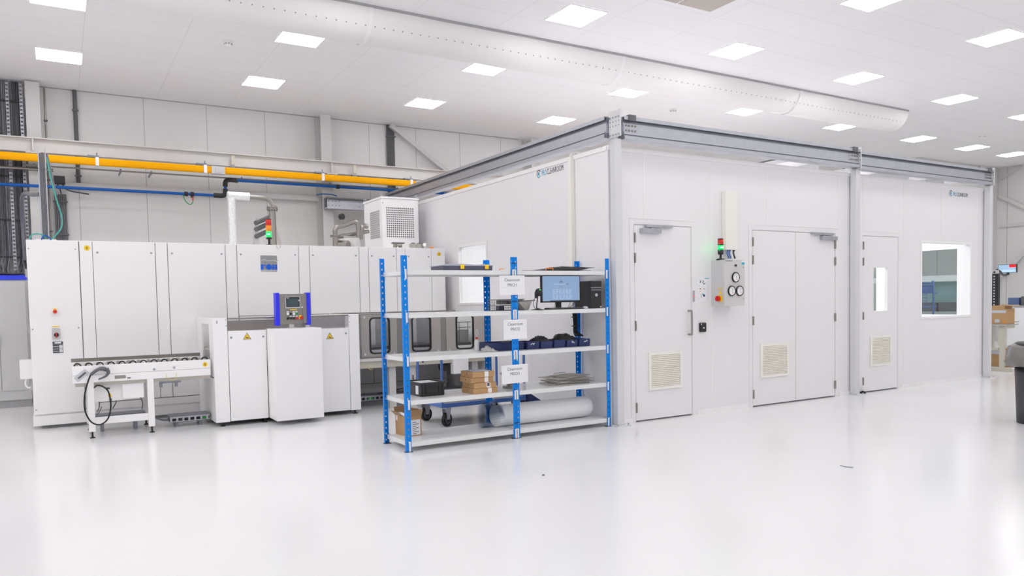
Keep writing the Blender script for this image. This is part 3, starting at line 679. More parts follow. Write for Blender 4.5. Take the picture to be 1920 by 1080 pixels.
# side cheek with conveyor opening
MB().box(1.605,1.625,LY+.041,LY+.3,.62,1.27).box(1.605,1.625,10.66,11.04,.052,1.35).box(1.605,1.625,LY+.041,10.66,1.27,1.35).box(1.605,1.625,LY+.041,10.66,.052,.6).build('side_cheek',M_white,t)
MB().box(3.45,3.472,LY+.041,11.04,.052,1.35).build('side_cheek',M_white,t)
MB().box(1.78,2.24,LY+.002,LY+.022,.058,1.185).build('front_door',M_white,t,bev=.003)
MB().box(2.85,3.325,LY+.002,LY+.022,.058,1.172).build('front_door',M_white,t,bev=.003)
MB().box(2.25,2.84,9.41,LY+.02,.058,1.20).build('front_box',M_white,t,bev=.004)
MB().box(1.63,3.45,LY+.03,11.0,.07,.09).build('base_plate',M_mgrey,t)
MB().box(1.63,3.45,LY+.03,10.9,.93,.95).build('tunnel_floor',M_steelb,t)
MB().box(1.775,3.33,LY+.005,LY+.035,1.328,1.348).build('top_bar',M_steel,t)
MB().box(1.775,3.33,LY+.012,LY+.018,1.19,1.327).build('clear_screen',M_poly,t)
MB().box(2.95,3.44,10.3,10.32,.95,1.33).build('inner_screen',M_mgrey,t)
MB().box(1.68,2.94,10.5,10.52,.95,1.3).build('inner_screen',M_steelb,t)
for x in (1.69,3.40,2.2,): ft(x,LY+.04)
ft(2.2,9.98); ft(3.40,10.9); ft(1.69,10.9)
for x,z in ((1.815,1.103),(2.205,1.10),(3.287,1.10)): bolt(t,x,z,.016,LY+.002)
for x,z in ((1.76,1.325),(1.76,1.25),(3.345,1.325),(3.345,1.25)): bolt(t,x,z,.007,LY)
b=MB().cyl((2.252,9.406,.43),(2.252,9.41,.43),.006,8)
def warn(x,z):
    y=LY+.0015
    b=MB().prism([(x-.05,y,z-.032),(x+.05,y,z-.032),(x,y,z+.052)],(0,-.001,0),0).prism([(x-.040,y-.001,z-.026),(x+.040,y-.001,z-.026),(x,y-.001,z+.040)],(0,-.001,0),1)
    b.box(x-.012,x+.022,y-.003,y-.002,z-.018,z-.008,0).box(x-.018,x+.004,y-.003,y-.002,z-.008,z-.002,0); b.build('warning_sign',[M_ink,M_sign],t)
warn(2.007,1.105); warn(3.067,1.065)
MB().box(1.645,1.66,LY-.002,LY-.0003,1.28,1.32).build('rating_label',M_mgrey,t)
# control panel on its post
t=thing('control_panel','tilted grey operator panel with blue side rails and push buttons above the loading station','control panel',(2.54,9.6,1.2))
MB().box(2.49,2.55,9.62,9.68,1.205,1.27).box(2.46,2.59,9.58,9.72,1.2015,1.208).build('post',M_lgrey,t)
MB().box(2.345,2.735,9.6,9.72,1.255,1.635).build('housing',mat('panel_grey',(.26,.245,.225),.5),t,bev=.003)
for x in (2.345,2.735): MB().box(x-.024,x+.024,9.585,9.70,1.235,1.65).build('side_rail',mat('side_rail_blue',(.025,.03,.85),.4),t,bev=.004,label='vivid blue side rail')
b=MB().box(2.445,2.63,9.592,9.6,1.452,1.60).box(2.452,2.621,9.589,9.592,1.468,1.594,1).box(2.463,2.605,9.588,9.589,1.475,1.575,2).box(2.463,2.49,9.588,9.589,1.58,1.588,3).box(2.605,2.62,9.587,9.589,1.54,1.56,0)
b.build('touch_screen',[M_grey,M_black,M_off,M_paper],t)
MB().box(2.503,2.586,9.597,9.6,1.432,1.444).build('yellow_label',M_sign,t)
for i,(x,z,m) in enumerate(((2.47,1.382,M_paper),(2.505,1.382,M_black),(2.545,1.382,M_paper),(2.58,1.382,M_green),(2.47,1.325,M_black),(2.508,1.325,M_black),(2.545,1.325,M_black),(2.583,1.325,M_red))):
    b=MB().cyl((x,9.6,z),(x,9.585,z),.0155,14,0)
    if i not in (1,4): b.box(x-.013,x+.013,9.597,9.5995,z+.019,z+.033,1)
    b.build('push_button',[m,M_paper],t)
b=MB().box(2.612,2.645,9.595,9.5995,1.312,1.362,0).cyl((2.638,9.597,1.328),(2.638,9.57,1.328),.02,16,1); b.build('emergency_stop',[M_sign,M_red],t)
b=MB().cyl((2.655,9.6,1.462),(2.655,9.592,1.462),.01,10).tube(spline([(2.655,9.59,1.455),(2.66,9.59,1.36),(2.66,9.59,1.24),(2.655,9.59,1.215)],4),.0025,5,1); b.build('key_cord',[M_paper,M_dgrey],t)

# ================================================================ STAINLESS TUNNEL
SY=9.90
t=thing('stainless_tunnel','stainless steel inspection tunnel with three rounded windows beyond the blue shelving','machine',(4.5,10.3,0))
def pane_frame(x0,x1):
    P=rrect(x0,x1,.79,1.30,.06); Pi=rrect(x0+.018,x1-.018,.808,1.282,.048)
    n=len(P); vs=[(a,SY-.012,c) for a,c in P]+[(a,SY-.012,c) for a,c in Pi]+[(a,SY+.02,c) for a,c in P]+[(a,SY+.02,c) for a,c in Pi]; fs=[]
    for i in range(n):
        j=(i+1)%n; fs+=[(i,j,n+j,n+i),(2*n+i,3*n+i,3*n+j,2*n+j),(i,2*n+i,2*n+j,j),(n+i,n+j,3*n+j,3*n+i)]
    return MB().add(vs,fs),Pi
WN=((3.655,3.958),(4.285,4.59),(4.99,5.29))
for k,((a,c),(p0,p1)) in enumerate(zip(WN,((3.535,4.065),(4.15,4.745),(4.83,5.51)))):
    b=MB(); holed_wall(b,p0,p1,.755,1.335,[(a+.008,c-.008,.80,1.292)],lambda u0,u1,z0,z1: b.box(u0,u1,SY,SY+.02,z0,z1))
    hatch=b.build('hatch_panel',M_steelb,t)
    fr,Pi=pane_frame(a,c); fr.build('rubber_seal',M_rubber,hatch)
    MB().prism([(q,SY+.004,z) for q,z in Pi],(0,.006,0)).build('pane',M_win_smoke if k<2 else M_win_clear,hatch)
    for x in (p0+.05,p1-.05):
        for z in (.79,1.305): MB().cyl((x,SY,z),(x,SY-.009,z),.015,12).build('screw',M_chrome,hatch)
b=MB().box(3.485,3.53,SY+.01,SY+.04,.735,1.345).box(4.07,4.145,SY+.005,SY+.04,.735,1.345).box(4.75,4.825,SY+.005,SY+.04,.735,1.345).box(3.485,5.51,SY+.005,SY+.04,.735,.752).box(3.485,5.51,SY+.005,SY+.04,1.336,1.35)
b.build('frame',M_steel,t)
MB().box(3.49,5.52,10.96,11.04,1.351,1.36).build('roof_strip',M_steelb,t); MB().box(3.49,5.52,10.9,10.92,.755,1.34).build('rear_panel',M_white,t); MB().box(3.49,5.52,SY+.045,10.9,.755,.762).build('floor_pan',M_steelb,t); MB().box(4.10,4.12,10.0,10.85,.77,1.3).box(4.78,4.80,10.0,10.85,.77,1.3).build('partition',M_mgrey,t)
MB().box(3.55,5.4,SY+.03,SY+.06,.763,.845).build('inner_rail',M_white,t)
MB().box(3.55,5.4,SY+.3,10.8,.80,.87).build('inner_conveyor',M_dgrey,t)
b=MB()
for z in (1.18,1.10): b.tube([(4.9,10.3,z),(5.45,10.3,z)],.008,6)
for x in (4.95,5.1,5.25,5.4): b.tube([(x,10.3,.87),(x,10.3,1.18)],.006,6)
b.build('wire_basket',M_steel,t)
MB().box(4.93,5.42,10.35,10.6,.872,1.06).build('load_block',M_mgrey,t)
MB().box(3.485,5.52,SY-.012,SY+.03,.692,.732).build('lower_rail',M_lgrey,t)
MB().box(3.49,5.52,SY+.03,SY+.05,.595,.69).build('apron',M_beige,t)
b=MB()
for x in (4.46,5.12): b.cyl((x,SY+.03,.64),(x,SY+.024,.64),.016,10)
b.build('plug',M_black,t)
for x in (4.02,4.33,5.35): MB().box(x-.05,x+.05,10.0,10.08,.0,.594).build('leg',M_lgrey,t)
b=MB().box(4.93,5.18,9.88,9.98,.43,.67); b.build('control_box',M_white,t,bev=.006)
MB().cyl((4.80,10.05,.55),(4.88,10.05,.55),.08,20).build('motor',M_black,t)
b=MB().tube(spline([(3.6,9.95,.69),(3.63,9.93,.60),(3.70,9.93,.58),(3.74,9.95,.69)],5),.004,5); b.build('earth_strap',MATS['pale_yellow_wire'],t)
MB().tube(spline([(3.9,10.3,.18),(4.1,10.1,.24),(4.3,9.98,.3),(4.33,9.99,.45)],5),.008,6).build('cable',M_black,t)

# ================================================================ CLEANROOM
CF,CS,CZ = 6.96,5.53,3.265
# front wall with openings
b=MB(); holed_wall(b,5.53,13.95,0,CZ,[(5.912,6.842,.0,2.378),(7.955,9.70,0,2.378),(10.35,11.245,0,2.37),(11.89,13.315,1.11,2.30)],lambda u0,u1,z0,z1: b.box(u0,u1,CF,CF+.08,z0,z1))
struct(b.build('wall_cleanroom_front',M_clean))
b=MB(); holed_wall(b,7.041,13.6,0,CZ,[(9.90,10.79,.75,1.375),(9.90,10.79,1.476,2.36)][1:],lambda u0,u1,z0,z1: b.box(CS,CS+.08,u0,u1,z0,z1))
struct(b.build('wall_cleanroom_side',M_clean))
b=MB(); holed_wall(b,7.041,12.6,0,CZ,[(7.47,8.5,1.09,2.275),(9.03,9.9,1.09,2.275)],lambda u0,u1,z0,z1: b.box(13.87,13.95,u0,u1,z0,z1))
struct(b.build('wall_cleanroom_end',M_clean))
struct(MB().box(5.611,13.95,12.6,12.68,0,CZ).build('wall_cleanroom_rear',M_clean))
struct(MB().box(5.611,13.869,7.041,12.6,3.18,3.24).build('ceiling_cleanroom',M_clean))
# joint strips / caps
for x in (6.071,7.185,8.24,9.77,10.37,11.40,12.45,13.53):
    z0 = 2.46 if (5.85<x<6.91 or 7.87<x<9.79 or 10.28<x<11.34) else (2.32 if 11.85<x<13.35 else .06)
    struct(MB().box(x-.006,x+.006,CF-.0035,CF-.0003,z0,CZ-.04).build('trim_joint',M_cleanj))
for y in (7.58,8.72,9.84,10.95,12.05):
    struct(MB().box(CS-.003,CS-.0003,y-.006,y+.006,.06,CZ-.04).build('trim_joint',M_cleanj))
struct(MB().box(5.52,13.96,CF-.012,CF+.09,CZ,CZ+.012).box(5.52,13.96,CF-.012,CF-.001,CZ-.04,CZ).build('trim_cap_front',M_cleanj))
struct(MB().box(CS-.012,CS+.09,7.06,13.6,CZ,CZ+.012).box(CS-.012,CS-.001,6.975,13.6,CZ-.04,CZ).build('trim_cap_side',M_cleanj))
for x0,x1 in ((5.64,5.845),(6.915,7.87),(9.785,10.12),(11.34,13.9)):
    struct(MB().box(x0,x1,CF-.014,CF-.0005,0,.055).build('baseboard_front',M_cleanj))
struct(MB().box(CS-.014,CS-.0005,6.975,13.5,0,.055).build('baseboard_side',M_cleanj))
struct(MB().box(13.86,13.955,CF-.006,CF-.0005,0.06,CZ-.04).build('trim_corner',M_cleanj))

def hinge_at(parent,x,z): MB().box(x-.012,x+.012,CF-.012,CF-.0005,z-.058,z+.058).cyl((x,CF-.014,z-.058),(x,CF-.014,z+.058),.010,10).build('hinge',M_steel,parent)
def louvre(parent,x0,x1,z0,z1):
    w=.034; b=MB()
    b.box(x0,x1,CF-.018,CF-.0005,z1-w,z1).box(x0,x1,CF-.018,CF-.0005,z0,z0+w).box(x0,x0+w,CF-.018,CF-.0005,z0+w,z1-w).box(x1-w,x1,CF-.018,CF-.0005,z0+w,z1-w)
    f=b.build('louvre_frame',M_cream,parent,label='cream ventilation louvre')
    s=MB(); n=17; h=(z1-z0-2*w)/n
    for k in range(n):
        z=z0+w+h*(k+.5); s.obox(((x0+x1)/2,CF-.008,z),((1,0,0),(0,1,.55),(0,-.55,1)),((x1-x0)/2-w,.011,.004))
    s.box(x0+w,x1-w,CF-.0012,CF-.0004,z0+w,z1-w,1)
    s.build('slats',[M_cream,M_creamd],f)
def frame_of(parent,x0,x1,zt,w=.07):
    MB().box(x0-w,x0-.006,CF-.006,CF-.0005,0.0,zt+w).box(x1+.006,x1+w,CF-.006,CF-.0005,0.0,zt+w).box(x0-.006,x1+.006,CF-.006,CF-.0005,zt+.006,zt+w).build('door_frame',M_door,parent,bev=.002)
    MB().box(x0-w,x1+w,CF-.010,CF-.0005,zt+w,zt+w+.006).build('frame_edge',M_cleanj,parent)
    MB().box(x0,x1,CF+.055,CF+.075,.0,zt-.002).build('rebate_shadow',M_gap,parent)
def closer(parent,x0,x1,bx0,bx1,z):
    c=MB().box(bx0,bx1,CF-.055,CF-.0005,z-.058,z+.0).build('door_closer',M_galv,parent,bev=.004)
    MB().box(x0,x1,CF-.045,CF-.012,z+.014,z+.045).bar(((bx0+bx1)/2,CF-.035,z+.006),((x0+x1)/2,CF-.03,z+.02),.02,.006).build('slide_rail',M_galv,c)
d1=sroot('door_1',(6.38,CF,0),'single white cleanroom door with bar handle and cream louvre, next to the blue shelving')
MB().box(5.918,6.836,CF+.001,CF+.05,.016,2.374).build('leaf',M_door,d1); frame_of(d1,5.912,6.842,2.378)
for z in (2.22,1.98,1.165,.175): hinge_at(d1,5.918,z)
louvre(d1,6.115,6.665,.37,.83); closer(d1,6.07,6.50,6.0,6.305,2.335)
b=MB().tube(spline([(6.785,CF-.001,1.325),(6.785,CF-.05,1.325),(6.785,CF-.062,1.30),(6.785,CF-.062,1.05),(6.785,CF-.05,1.03),(6.785,CF-.001,1.03)],5),.013,12); b.build('handle',M_steel,d1,label='brushed steel bar handle')
d2=sroot('door_2',(8.83,CF,0),'white double cleanroom door with one louvre and door closer, between two steel posts')
for x0,x1 in ((7.961,8.826),(8.834,9.694)): MB().box(x0,x1,CF+.001,CF+.05,.016,2.374).build('leaf',M_door,d2)
frame_of(d2,7.955,9.70,2.378); MB().box(8.8265,8.8335,CF-.002,CF+.04,.016,2.374).build('meeting_edge',M_lgrey,d2)
for z in (2.22,1.98,1.165,.175): hinge_at(d2,7.961,z); hinge_at(d2,9.694,z)
louvre(d2,8.10,8.665,.385,.845); closer(d2,9.15,9.62,9.36,9.69,2.335)
d3=sroot('door_3',(10.8,CF,0),'white cleanroom door with narrow vision panel and cream louvre')
b=MB(); holed_wall(b,10.356,11.239,.016,2.366,[(10.62,10.972,1.232,1.892)],lambda u0,u1,z0,z1: b.box(u0,u1,CF+.001,CF+.05,z0,z1)); b.build('leaf',M_door,d3)
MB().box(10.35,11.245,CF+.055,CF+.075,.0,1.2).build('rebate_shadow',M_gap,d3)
w=.07; MB().box(10.28,10.344,CF-.006,CF-.0005,0.0,2.44).box(11.251,11.32,CF-.006,CF-.0005,0.0,2.44).box(10.344,11.251,CF-.006,CF-.0005,2.376,2.44).build('door_frame',M_door,d3)
MB().box(10.28,11.32,CF-.010,CF-.0005,2.44,2.446).build('frame_edge',M_cleanj,d3)
MB().box(10.62,10.972,CF+.02,CF+.026,1.232,1.892).build('vision_pane',M_win_clear,d3)
b=MB().box(10.61,10.982,CF-.004,CF+.0005,1.892,1.902).box(10.61,10.982,CF-.004,CF+.0005,1.222,1.232).box(10.61,10.62,CF-.004,CF+.0005,1.232,1.892).box(10.972,10.982,CF-.004,CF+.0005,1.232,1.892); b.build('pane_bead',M_cleanj,d3)
for z in (2.22,1.98,1.165,.175): hinge_at(d3,10.356,z)
louvre(d3,10.535,11.066,.39,.85)
# big front window
w1=sroot('window_1',(12.6,CF,1.1),'large cleanroom window in the front wall beyond the door with vision panel')
def win_frame(parent,u0,u1,z0,z1,put,w=.035):
    b=MB(); put(b,u0-w,u1+w,z1,z1+w); put(b,u0-w,u1+w,z0-w,z0); put(b,u0-w,u0,z0,z1); put(b,u1,u1+w,z0,z1); b.build('window_frame',M_cleanj,parent,bev=.002)
win_frame(w1,11.89,13.315,1.11,2.30,lambda b,a,c,e,f: b.box(a,c,CF-.012,CF-.0005,e,f)); MB().box(11.89,13.315,CF+.03,CF+.036,1.11,2.30).build('pane',M_win_clear,w1)
w2=sroot('window_2',(CS,10.3,1.4),'cleanroom side window above the machine outlet behind the blue shelving')
win_frame(w2,9.90,10.79,1.476,2.36,lambda b,a,c,e,f: b.box(CS-.012,CS-.0005,a,c,e,f)); MB().box(CS+.03,CS+.036,9.90,10.79,1.476,2.36).build('pane',M_win_clear,w2)
w3=sroot('window_3',(13.9,8.2,1.1),'window in the far end wall of the cleanroom, seen through its front window')
for y0,y1 in ((7.47,8.5),(9.03,9.9)): MB().box(13.9,13.906,y0,y1,1.09,2.275).build('pane',glass('tinted_glass',(.86,.93,.93)),w3)
# things inside the cleanroom
tag(MB().box(5.9,6.5,12.2,12.55,0,1.35).box(5.92,6.48,12.19,12.2,.1,1.3,1).build('white_storage_cabinet',[M_white,M_lgrey],bev=.01),'low white cabinet inside the cleanroom, seen through the side window','cabinet')
# beyond the end window: bench and cart
t=thing('wire_trolley','blue tubular trolley seen through the cleanroom window','trolley',(16.0,9.3,0))
b=MB()
for y in (9.08,9.75):
    b.tube(spline([(15.95,y,.15),(15.95,y,1.62),(15.95,y+(.05 if y<9.4 else -.05),1.69),(15.95,9.4,1.70)],4),.018,8)
b.build('frame',M_troll,t); MB().box(15.75,16.15,9.1,9.75,1.18,1.2).box(15.75,16.15,9.1,9.75,1.48,1.4985).box(15.75,16.15,9.1,9.75,.2,.22).build('deck',M_troll,t)
b=MB()
for k in range(7): b.tube([(15.74,9.1+k*.1,1.2),(15.74,9.1+k*.1,1.48)],.005,5)
for k in range(4): b.tube([(15.74,9.1,1.25+k*.07),(15.74,9.75,1.25+k*.07)],.005,5)
b.build('mesh_side',M_troll,t)
for y in (9.1,9.72): MB().cyl((15.93,y,.07),(15.97,y,.07),.07,16).box(15.93,15.97,y-.02,y+.02,.13,.16).build('wheel',M_rubber,t)
tag(MB().box(15.78,16.1,9.14,9.6,1.5,1.64).box(15.77,16.11,9.13,9.61,1.64,1.66).build('blue_crate',M_troll,bev=.01),'blue crate on the trolley seen through the cleanroom window','crate')
t=thing('grey_workbench','long grey workbench beyond the cleanroom end window','workbench',(18,9.3,0))
MB().box(17.6,18.4,9.3,11.9,1.0,1.05).build('top',M_mgrey,t)
for x in (17.65,18.3):
    for y in (9.35,11.8): MB().box(x,x+.05,y,y+.05,0,1.0).build('leg',M_mgrey,t)
MB().box(18.3,18.34,9.35,11.85,1.052,1.75).build('back_panel',mat('pale_teal_panel',(.30,.45,.47),.6),t); MB().box(18.35,18.4,9.32,9.36,1.052,1.755).box(18.35,18.4,11.8,11.84,1.052,1.755).build('upright',M_mgrey,t)
MB().box(18.1,18.5,9.3,11.9,1.76,1.9).build('overhead_shelf',M_white,t)
for y,lab in ((10.0,'dark crate on the bench seen low in the cleanroom window beside the blue trolley'),(9.5,'dark crate on the bench seen low in the cleanroom window, further from the blue trolley')):
    tag(MB().box(17.7,18.1,y,y+.45,1.051,1.24).box(17.69,18.11,y-.01,y+.46,1.24,1.26).build('dark_crate',M_dgrey,bev=.006),lab,'crate')

# ---- signs, cables and controls on the cleanroom walls
def logo(b,org,R,U,h):
    R=Vector(R);U=Vector(U);O=Vector(org);N=R.cross(U)
    hexp=[O+R*(h*.62+h*.62*math.cos(math.radians(60*k+30)))+U*(h*.5+h*.68*math.sin(math.radians(60*k+30))) for k in range(6)]
    for k in range(6):
        m=0 if k in (0,1,2) else 1
        if k==5: continue
        b.bar(hexp[k],hexp[(k+1)%6],h*.18,.0012,N,m)
    c=O+R*h*.62+U*h*.5
    ringp=[c+R*h*.26*math.cos(a*math.pi/8)+U*h*.3*math.sin(a*math.pi/8) for a in range(16)]
    b.ring(ringp,h*.13,N*.001,1); b.cyl(c,c+N*.001,h*.12,10,0)
t=tag(MB().build('_',M_ink),'x','x'); bpy.data.objects.remove(t)
b=MB(); o=(CS-.001,8.47,3.135); logo(b,o,(0,-1,0),(0,0,1),.075); b.text('PRO',.105,(CS-.001,8.355,3.135),(0,-1,0),(0,0,1),1,width=.112); b.text('CLEANROOM',.105,(CS-.001,8.232,3.135),(0,-1,0),(0,0,1),0,width=.375)
tag(b.build('logo_sign',[M_ink,M_cyan]),'small dark and cyan PROCLEANROOM lettering on the cleanroom side wall','sign')
b=MB(); logo(b,(12.68,CF-.001,3.10),(1,0,0),(0,0,1),.07); b.text('PRO',.092,(12.79,CF-.001,3.095),(1,0,0),(0,0,1),1,width=.098); b.text('CLEANROOM',.092,(12.898,CF-.001,3.095),(1,0,0),(0,0,1),0,width=.335)
tag(b.build('logo_sign',[M_ink,M_cyan]),'small dark and cyan PROCLEANROOM lettering on the cleanroom front wall above the big window','sign')
t=thing('cable_duct','slim cream cable duct running up the cleanroom side wall above the shelving','cable duct',(CS,7.65,2.0))
MB().box(CS-.06,CS-.0035,7.615,7.685,1.3,3.262).build('cover',M_cream,t); MB().tube(spline([(CS-.03,7.65,3.262),(CS-.03,7.64,3.30),(CS+.02,7.63,3.33),(CS+.1,7.62,3.31)],4),.012,8).build('cable',M_white,t)
t=thing('cable_duct','wide cream cable duct on the cleanroom front wall above the grey control box','cable duct',(7.5,CF,2.1))
MB().box(7.385,7.60,CF-.07,CF-.0035,2.10,2.85).build('cover',M_cream,t)
for i,(x,m) in enumerate(((7.44,M_troll),(7.475,M_troll),(7.51,M_paper),(7.55,M_black),(7.58,M_paper))):
    MB().tube(spline([(x+.01,CF-.045,2.10),(x-.03,CF-.07,2.06),(x-.04,CF-.1,2.0),(x-.04,CF-.1,1.985)],4),.010,6).build('cable',m,t)
t=thing('pressure_control_box','grey wall control box with three round dial gauges beside the double door','control box',(7.3,6.8,1.37))
MB().box(7.185,7.535,6.755,CF-.002,1.378,1.962).build('housing',M_grey,t,bev=.003)
MB().box(7.180,7.540,6.72,6.75,1.378,1.962).build('lid',M_lgrey,t,bev=.003)
for x,z in ((7.367,1.738),(7.294,1.566),(7.438,1.566)):
    g=MB().lathe((x,6.7195,z),[(.0,0),(.066,0),(.066,.016),(.056,.02),(.054,.012),(0,.012)],26,0,(0,-1,0)).build('dial_gauge',M_black,t)
    b=MB().cyl((x,6.708,z),(x,6.705,z),.054,24,0)
    for k in range(7):
        a=math.radians(30+20*k); b.box(x+.036*math.cos(a)-.005,x+.036*math.cos(a)+.005,6.7042,6.705,z+.036*math.sin(a)-.003,z+.036*math.sin(a)+.003,1)
    b.box(x+.005,x+.022,6.7042,6.705,z-.03,z-.018,2); b.bar((x,6.704,z-.01),(x+.012,6.704,z+.03),.001,.004,(0,1,0),3)
    b.build('dial_face',[M_paper,M_inkl,M_orange,M_ink],g)
for z in (1.865,1.472): MB().cyl((7.512,6.7195,z),(7.512,6.712,z),.014,12).box(7.507,7.517,6.710,6.712,z-.008,z+.008,1).build('lock',[M_paper,M_ink],t)
MB().cyl((7.37,6.7195,1.888),(7.37,6.705,1.888),.014,12).build('indicator',M_black,t)
MB().box(7.485,7.535,6.7185,6.7198,1.90,1.93,0).box(7.485,7.535,6.7185,6.7198,1.93,1.95,1).build('blue_label',[M_cyan,M_paper],t)
b=MB(); b.text('PROCLEANROOM',.019,(7.19,6.7195,1.938),(1,0,0),(0,0,1),0,width=.12); b.build('maker_text',M_ink,t)
# main switch on the side cheek of the box
yq=6.815
b=MB().box(7.172,7.1845,yq-.05,yq+.03,1.435,1.51,0).cyl((7.172,yq,1.472),(7.14,yq,1.472),.034,18,1).box(7.125,7.141,yq-.008,yq+.008,1.444,1.50,1); b.build('main_switch',[M_sign,M_red],t,label='red rotary switch on yellow plate')
b=MB().prism([(7.1845,yq-.045,1.53),(7.1845,yq+.015,1.53),(7.1845,yq-.015,1.58)],(-.002,0,0)).box(7.182,7.1845,yq-.055,yq+.03,1.592,1.602); b.build('warning_label',M_sign,t)
signal_tower('red and lit green signal tower standing on the grey control box',7.226,6.83,1.963,(('green_lens',M_gled,.055),('spacer',M_black,.012),('red_lens',M_red,.06)),.065,.035,.065)
# green glow on the wall is from the added point light beside the lens
# access reader, door LED strip, instruction sheet
b=MB().box(6.965,7.075,CF-.03,CF-.0005,1.05,1.17,0); r=tag(b.build('access_reader',M_black,bev=.012),'black card reader on the wall beside the first cleanroom door','card reader')
MB().box(7.01,7.035,CF-.0315,CF-.030,1.095,1.11).box(6.975,6.985,CF-.0315,CF-.030,1.14,1.16).build('indicator',M_paper,r)
t=thing('status_strip','slim grey status strip with red lamp on the first door frame','indicator',(6.87,CF,1.5))
MB().box(6.858,6.885,CF-.016,CF-.0065,1.437,1.58).build('housing',M_mgrey,t); MB().box(6.862,6.881,CF-.0175,CF-.016,1.503,1.516).build('lamp',M_rled,t)
b=MB().box(6.955,7.155,CF-.002,CF-.0005,1.435,1.75,0)
y0=CF-.003
b.box(7.07,7.15,y0,CF-.002,1.728,1.738,3)
for i,(x,z,w_,h,m) in enumerate(((6.99,1.69,.012,.03,1),(7.005,1.695,.01,.04,4),(7.045,1.665,.04,.01,2),(7.04,1.69,.012,.035,1),(6.985,1.60,.02,.014,1),(6.985,1.57,.014,.012,5),(7.045,1.60,.035,.018,4),(7.0,1.51,.018,.05,4),(7.045,1.515,.03,.03,2),(7.03,1.53,.02,.02,3),(6.97,1.72,.008,.008,3),(6.97,1.64,.008,.008,3),(6.97,1.55,.008,.008,3),(6.97,1.475,.008,.008,3))):
    b.obox((x+w_/2,CF-.0025,z),((1,0,.3*(i%3-1)),(0,1,0),(-.3*(i%3-1),0,1)),(w_/2,.0006,h/2),m)
for k in range(12):
    b.box(7.115,7.148,y0,CF-.002,1.46+k*.021,1.464+k*.021,4)
tag(b.build('instruction_sheet',[M_paper,M_ink,M_bin,M_cyan,M_inkl,M_orange]),'printed instruction sheet with small pictures on the cleanroom wall','sheet')
tag(MB().box(10.24,10.34,6.89,6.945,0,.03).cyl((10.30,6.92,.03),(10.30,6.92,.04),.015,10).build('door_stop',M_rubber,bev=.006),'small black door stop on the floor at the foot of the middle post','door stop')

# ---- gantry of posts and galvanised beams
def gpost(label,x0,x1,y0,y1,z1):
    t=thing('gantry_post',label,'post',((x0+x1)/2,(y0+y1)/2,0),'gantry posts')
    MB().box(x0,x1,y0,y1,.014,z1).build('shaft',M_steelpost,t,bev=.006)
    MB().box(x0-.045,x1+.06,y0-.05,y1+.005,0,.013).build('base_plate',M_steelpost,t)
    for x in (x0-.025,x1+.035):
        for y in (y0-.025,): MB().cyl((x,y,.013),(x,y,.03),.012,8).build('anchor_bolt',M_galv,t)
    return t
g1=gpost('white steel post at the near corner of the cleanroom',5.548,5.648,6.85,6.945,3.345)
g2=gpost('white steel post between the double door and the vision panel door',10.02,10.115,6.84,6.94,3.315)
g3=gpost('white steel post at the far end of the cleanroom front',13.72,13.81,6.84,6.94,3.305)
def endplate(parent,x,y0,y1,z0,z1):
    b=MB().box(x,x+.014,y0,y1,z0,z1)
    nz=6; ny=4
    for i in range(ny):
        for k in range(nz):
            y=y0+(y1-y0)*(i+.5)/ny; z=z0+(z1-z0)*(k+.5)/nz
            if k in (0,4): b.cyl((x,y,z),(x-.012,y,z),.0125,8,1)
            elif k in (2,3): b.cyl((x,y,z),(x-.0015,y,z),.007,8,2)
    b.build('end_plate',[M_steelpost,M_galv,M_gap],parent)
endplate(g1,5.522,6.715,6.92,3.346,3.645)
endplate(g2,10.06,6.79,6.95,3.316,3.63)
endplate(g3,13.745,6.79,6.95,3.306,3.60)
def profile_beam(name,label,axis,a0,a1,c,z0,z1,cleats):
    """lipped I-section; c = coordinate of its axis line"""
    t=thing(name,label,'beam',((a0+a1)/2,c,z0) if axis=='x' else (c,(a0+a1)/2,z0),'gantry beams')
    def bx(b,u0,u1,w0,w1,q0,q1,m=0):
        return b.box(u0,u1,c+w0,c+w1,q0,q1,m) if axis=='x' else b.box(c+w0,c+w1,u0,u1,q0,q1,m)
    b=MB()
    bx(b,a0,a1,-.07,.07,z1-.008,z1); bx(b,a0,a1,-.07,.07,z0,z0+.008)
    for s in (-1,1):
        w0,w1=(-.07,-.062) if s<0 else (.062,.07)
        bx(b,a0,a1,w0,w1,z1-.042,z1-.008); bx(b,a0,a1,w0,w1,z0+.008,z0+.042)
    bx(b,a0,a1,-.040,.040,z0+.085,z1-.075); bx(b,a0,a1,-.058,.058,z0+.060,z0+.085)
    bx(b,a0,a1,-.048,.048,z0+.008,z0+.060,1); bx(b,a0,a1,-.03,.03,z1-.075,z1-.008,1)  # recess and neck take the darker steel, their shade put into the colour
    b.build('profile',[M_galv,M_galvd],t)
    for u in cleats:
        q=MB(); bx(q,u-.10,u+.10,-.046,.046,z0+.09,z1-.08)
        for i in (-.07,-.025,.025,.07):
            for z in (z0+.11,z1-.10):
                p0=(u+i,c-.046,z) if axis=='x' else (c-.046,u+i,z); p1=(u+i,c-.06,z) if axis=='x' else (c-.06,u+i,z)
                q.cyl(p0,p1,.011,8,1)
        q.build('splice_cleat',[M_galv,M_steel],t)
        q=MB(); bx(q,u-.05,u+.05,-.085,.085,z1+.001,z1+.018); bx(q,u-.05,u+.05,-.085,-.071,z1-.05,z1+.001); q.build('clamp',M_dgrey,t)
    return t
profile_beam('gantry_beam','long galvanised steel beam over the cleanroom doors','x',5.66,10.055,6.873,3.335,3.60,(5.77,9.94))
profile_beam('gantry_beam','galvanised steel beam over the big cleanroom front window','x',10.08,13.74,6.873,3.318,3.575,(13.62,))
profile_beam('gantry_beam','long galvanised steel beam running back over the cleanroom side wall','y',6.93,13.7,5.53,3.352,3.60,())
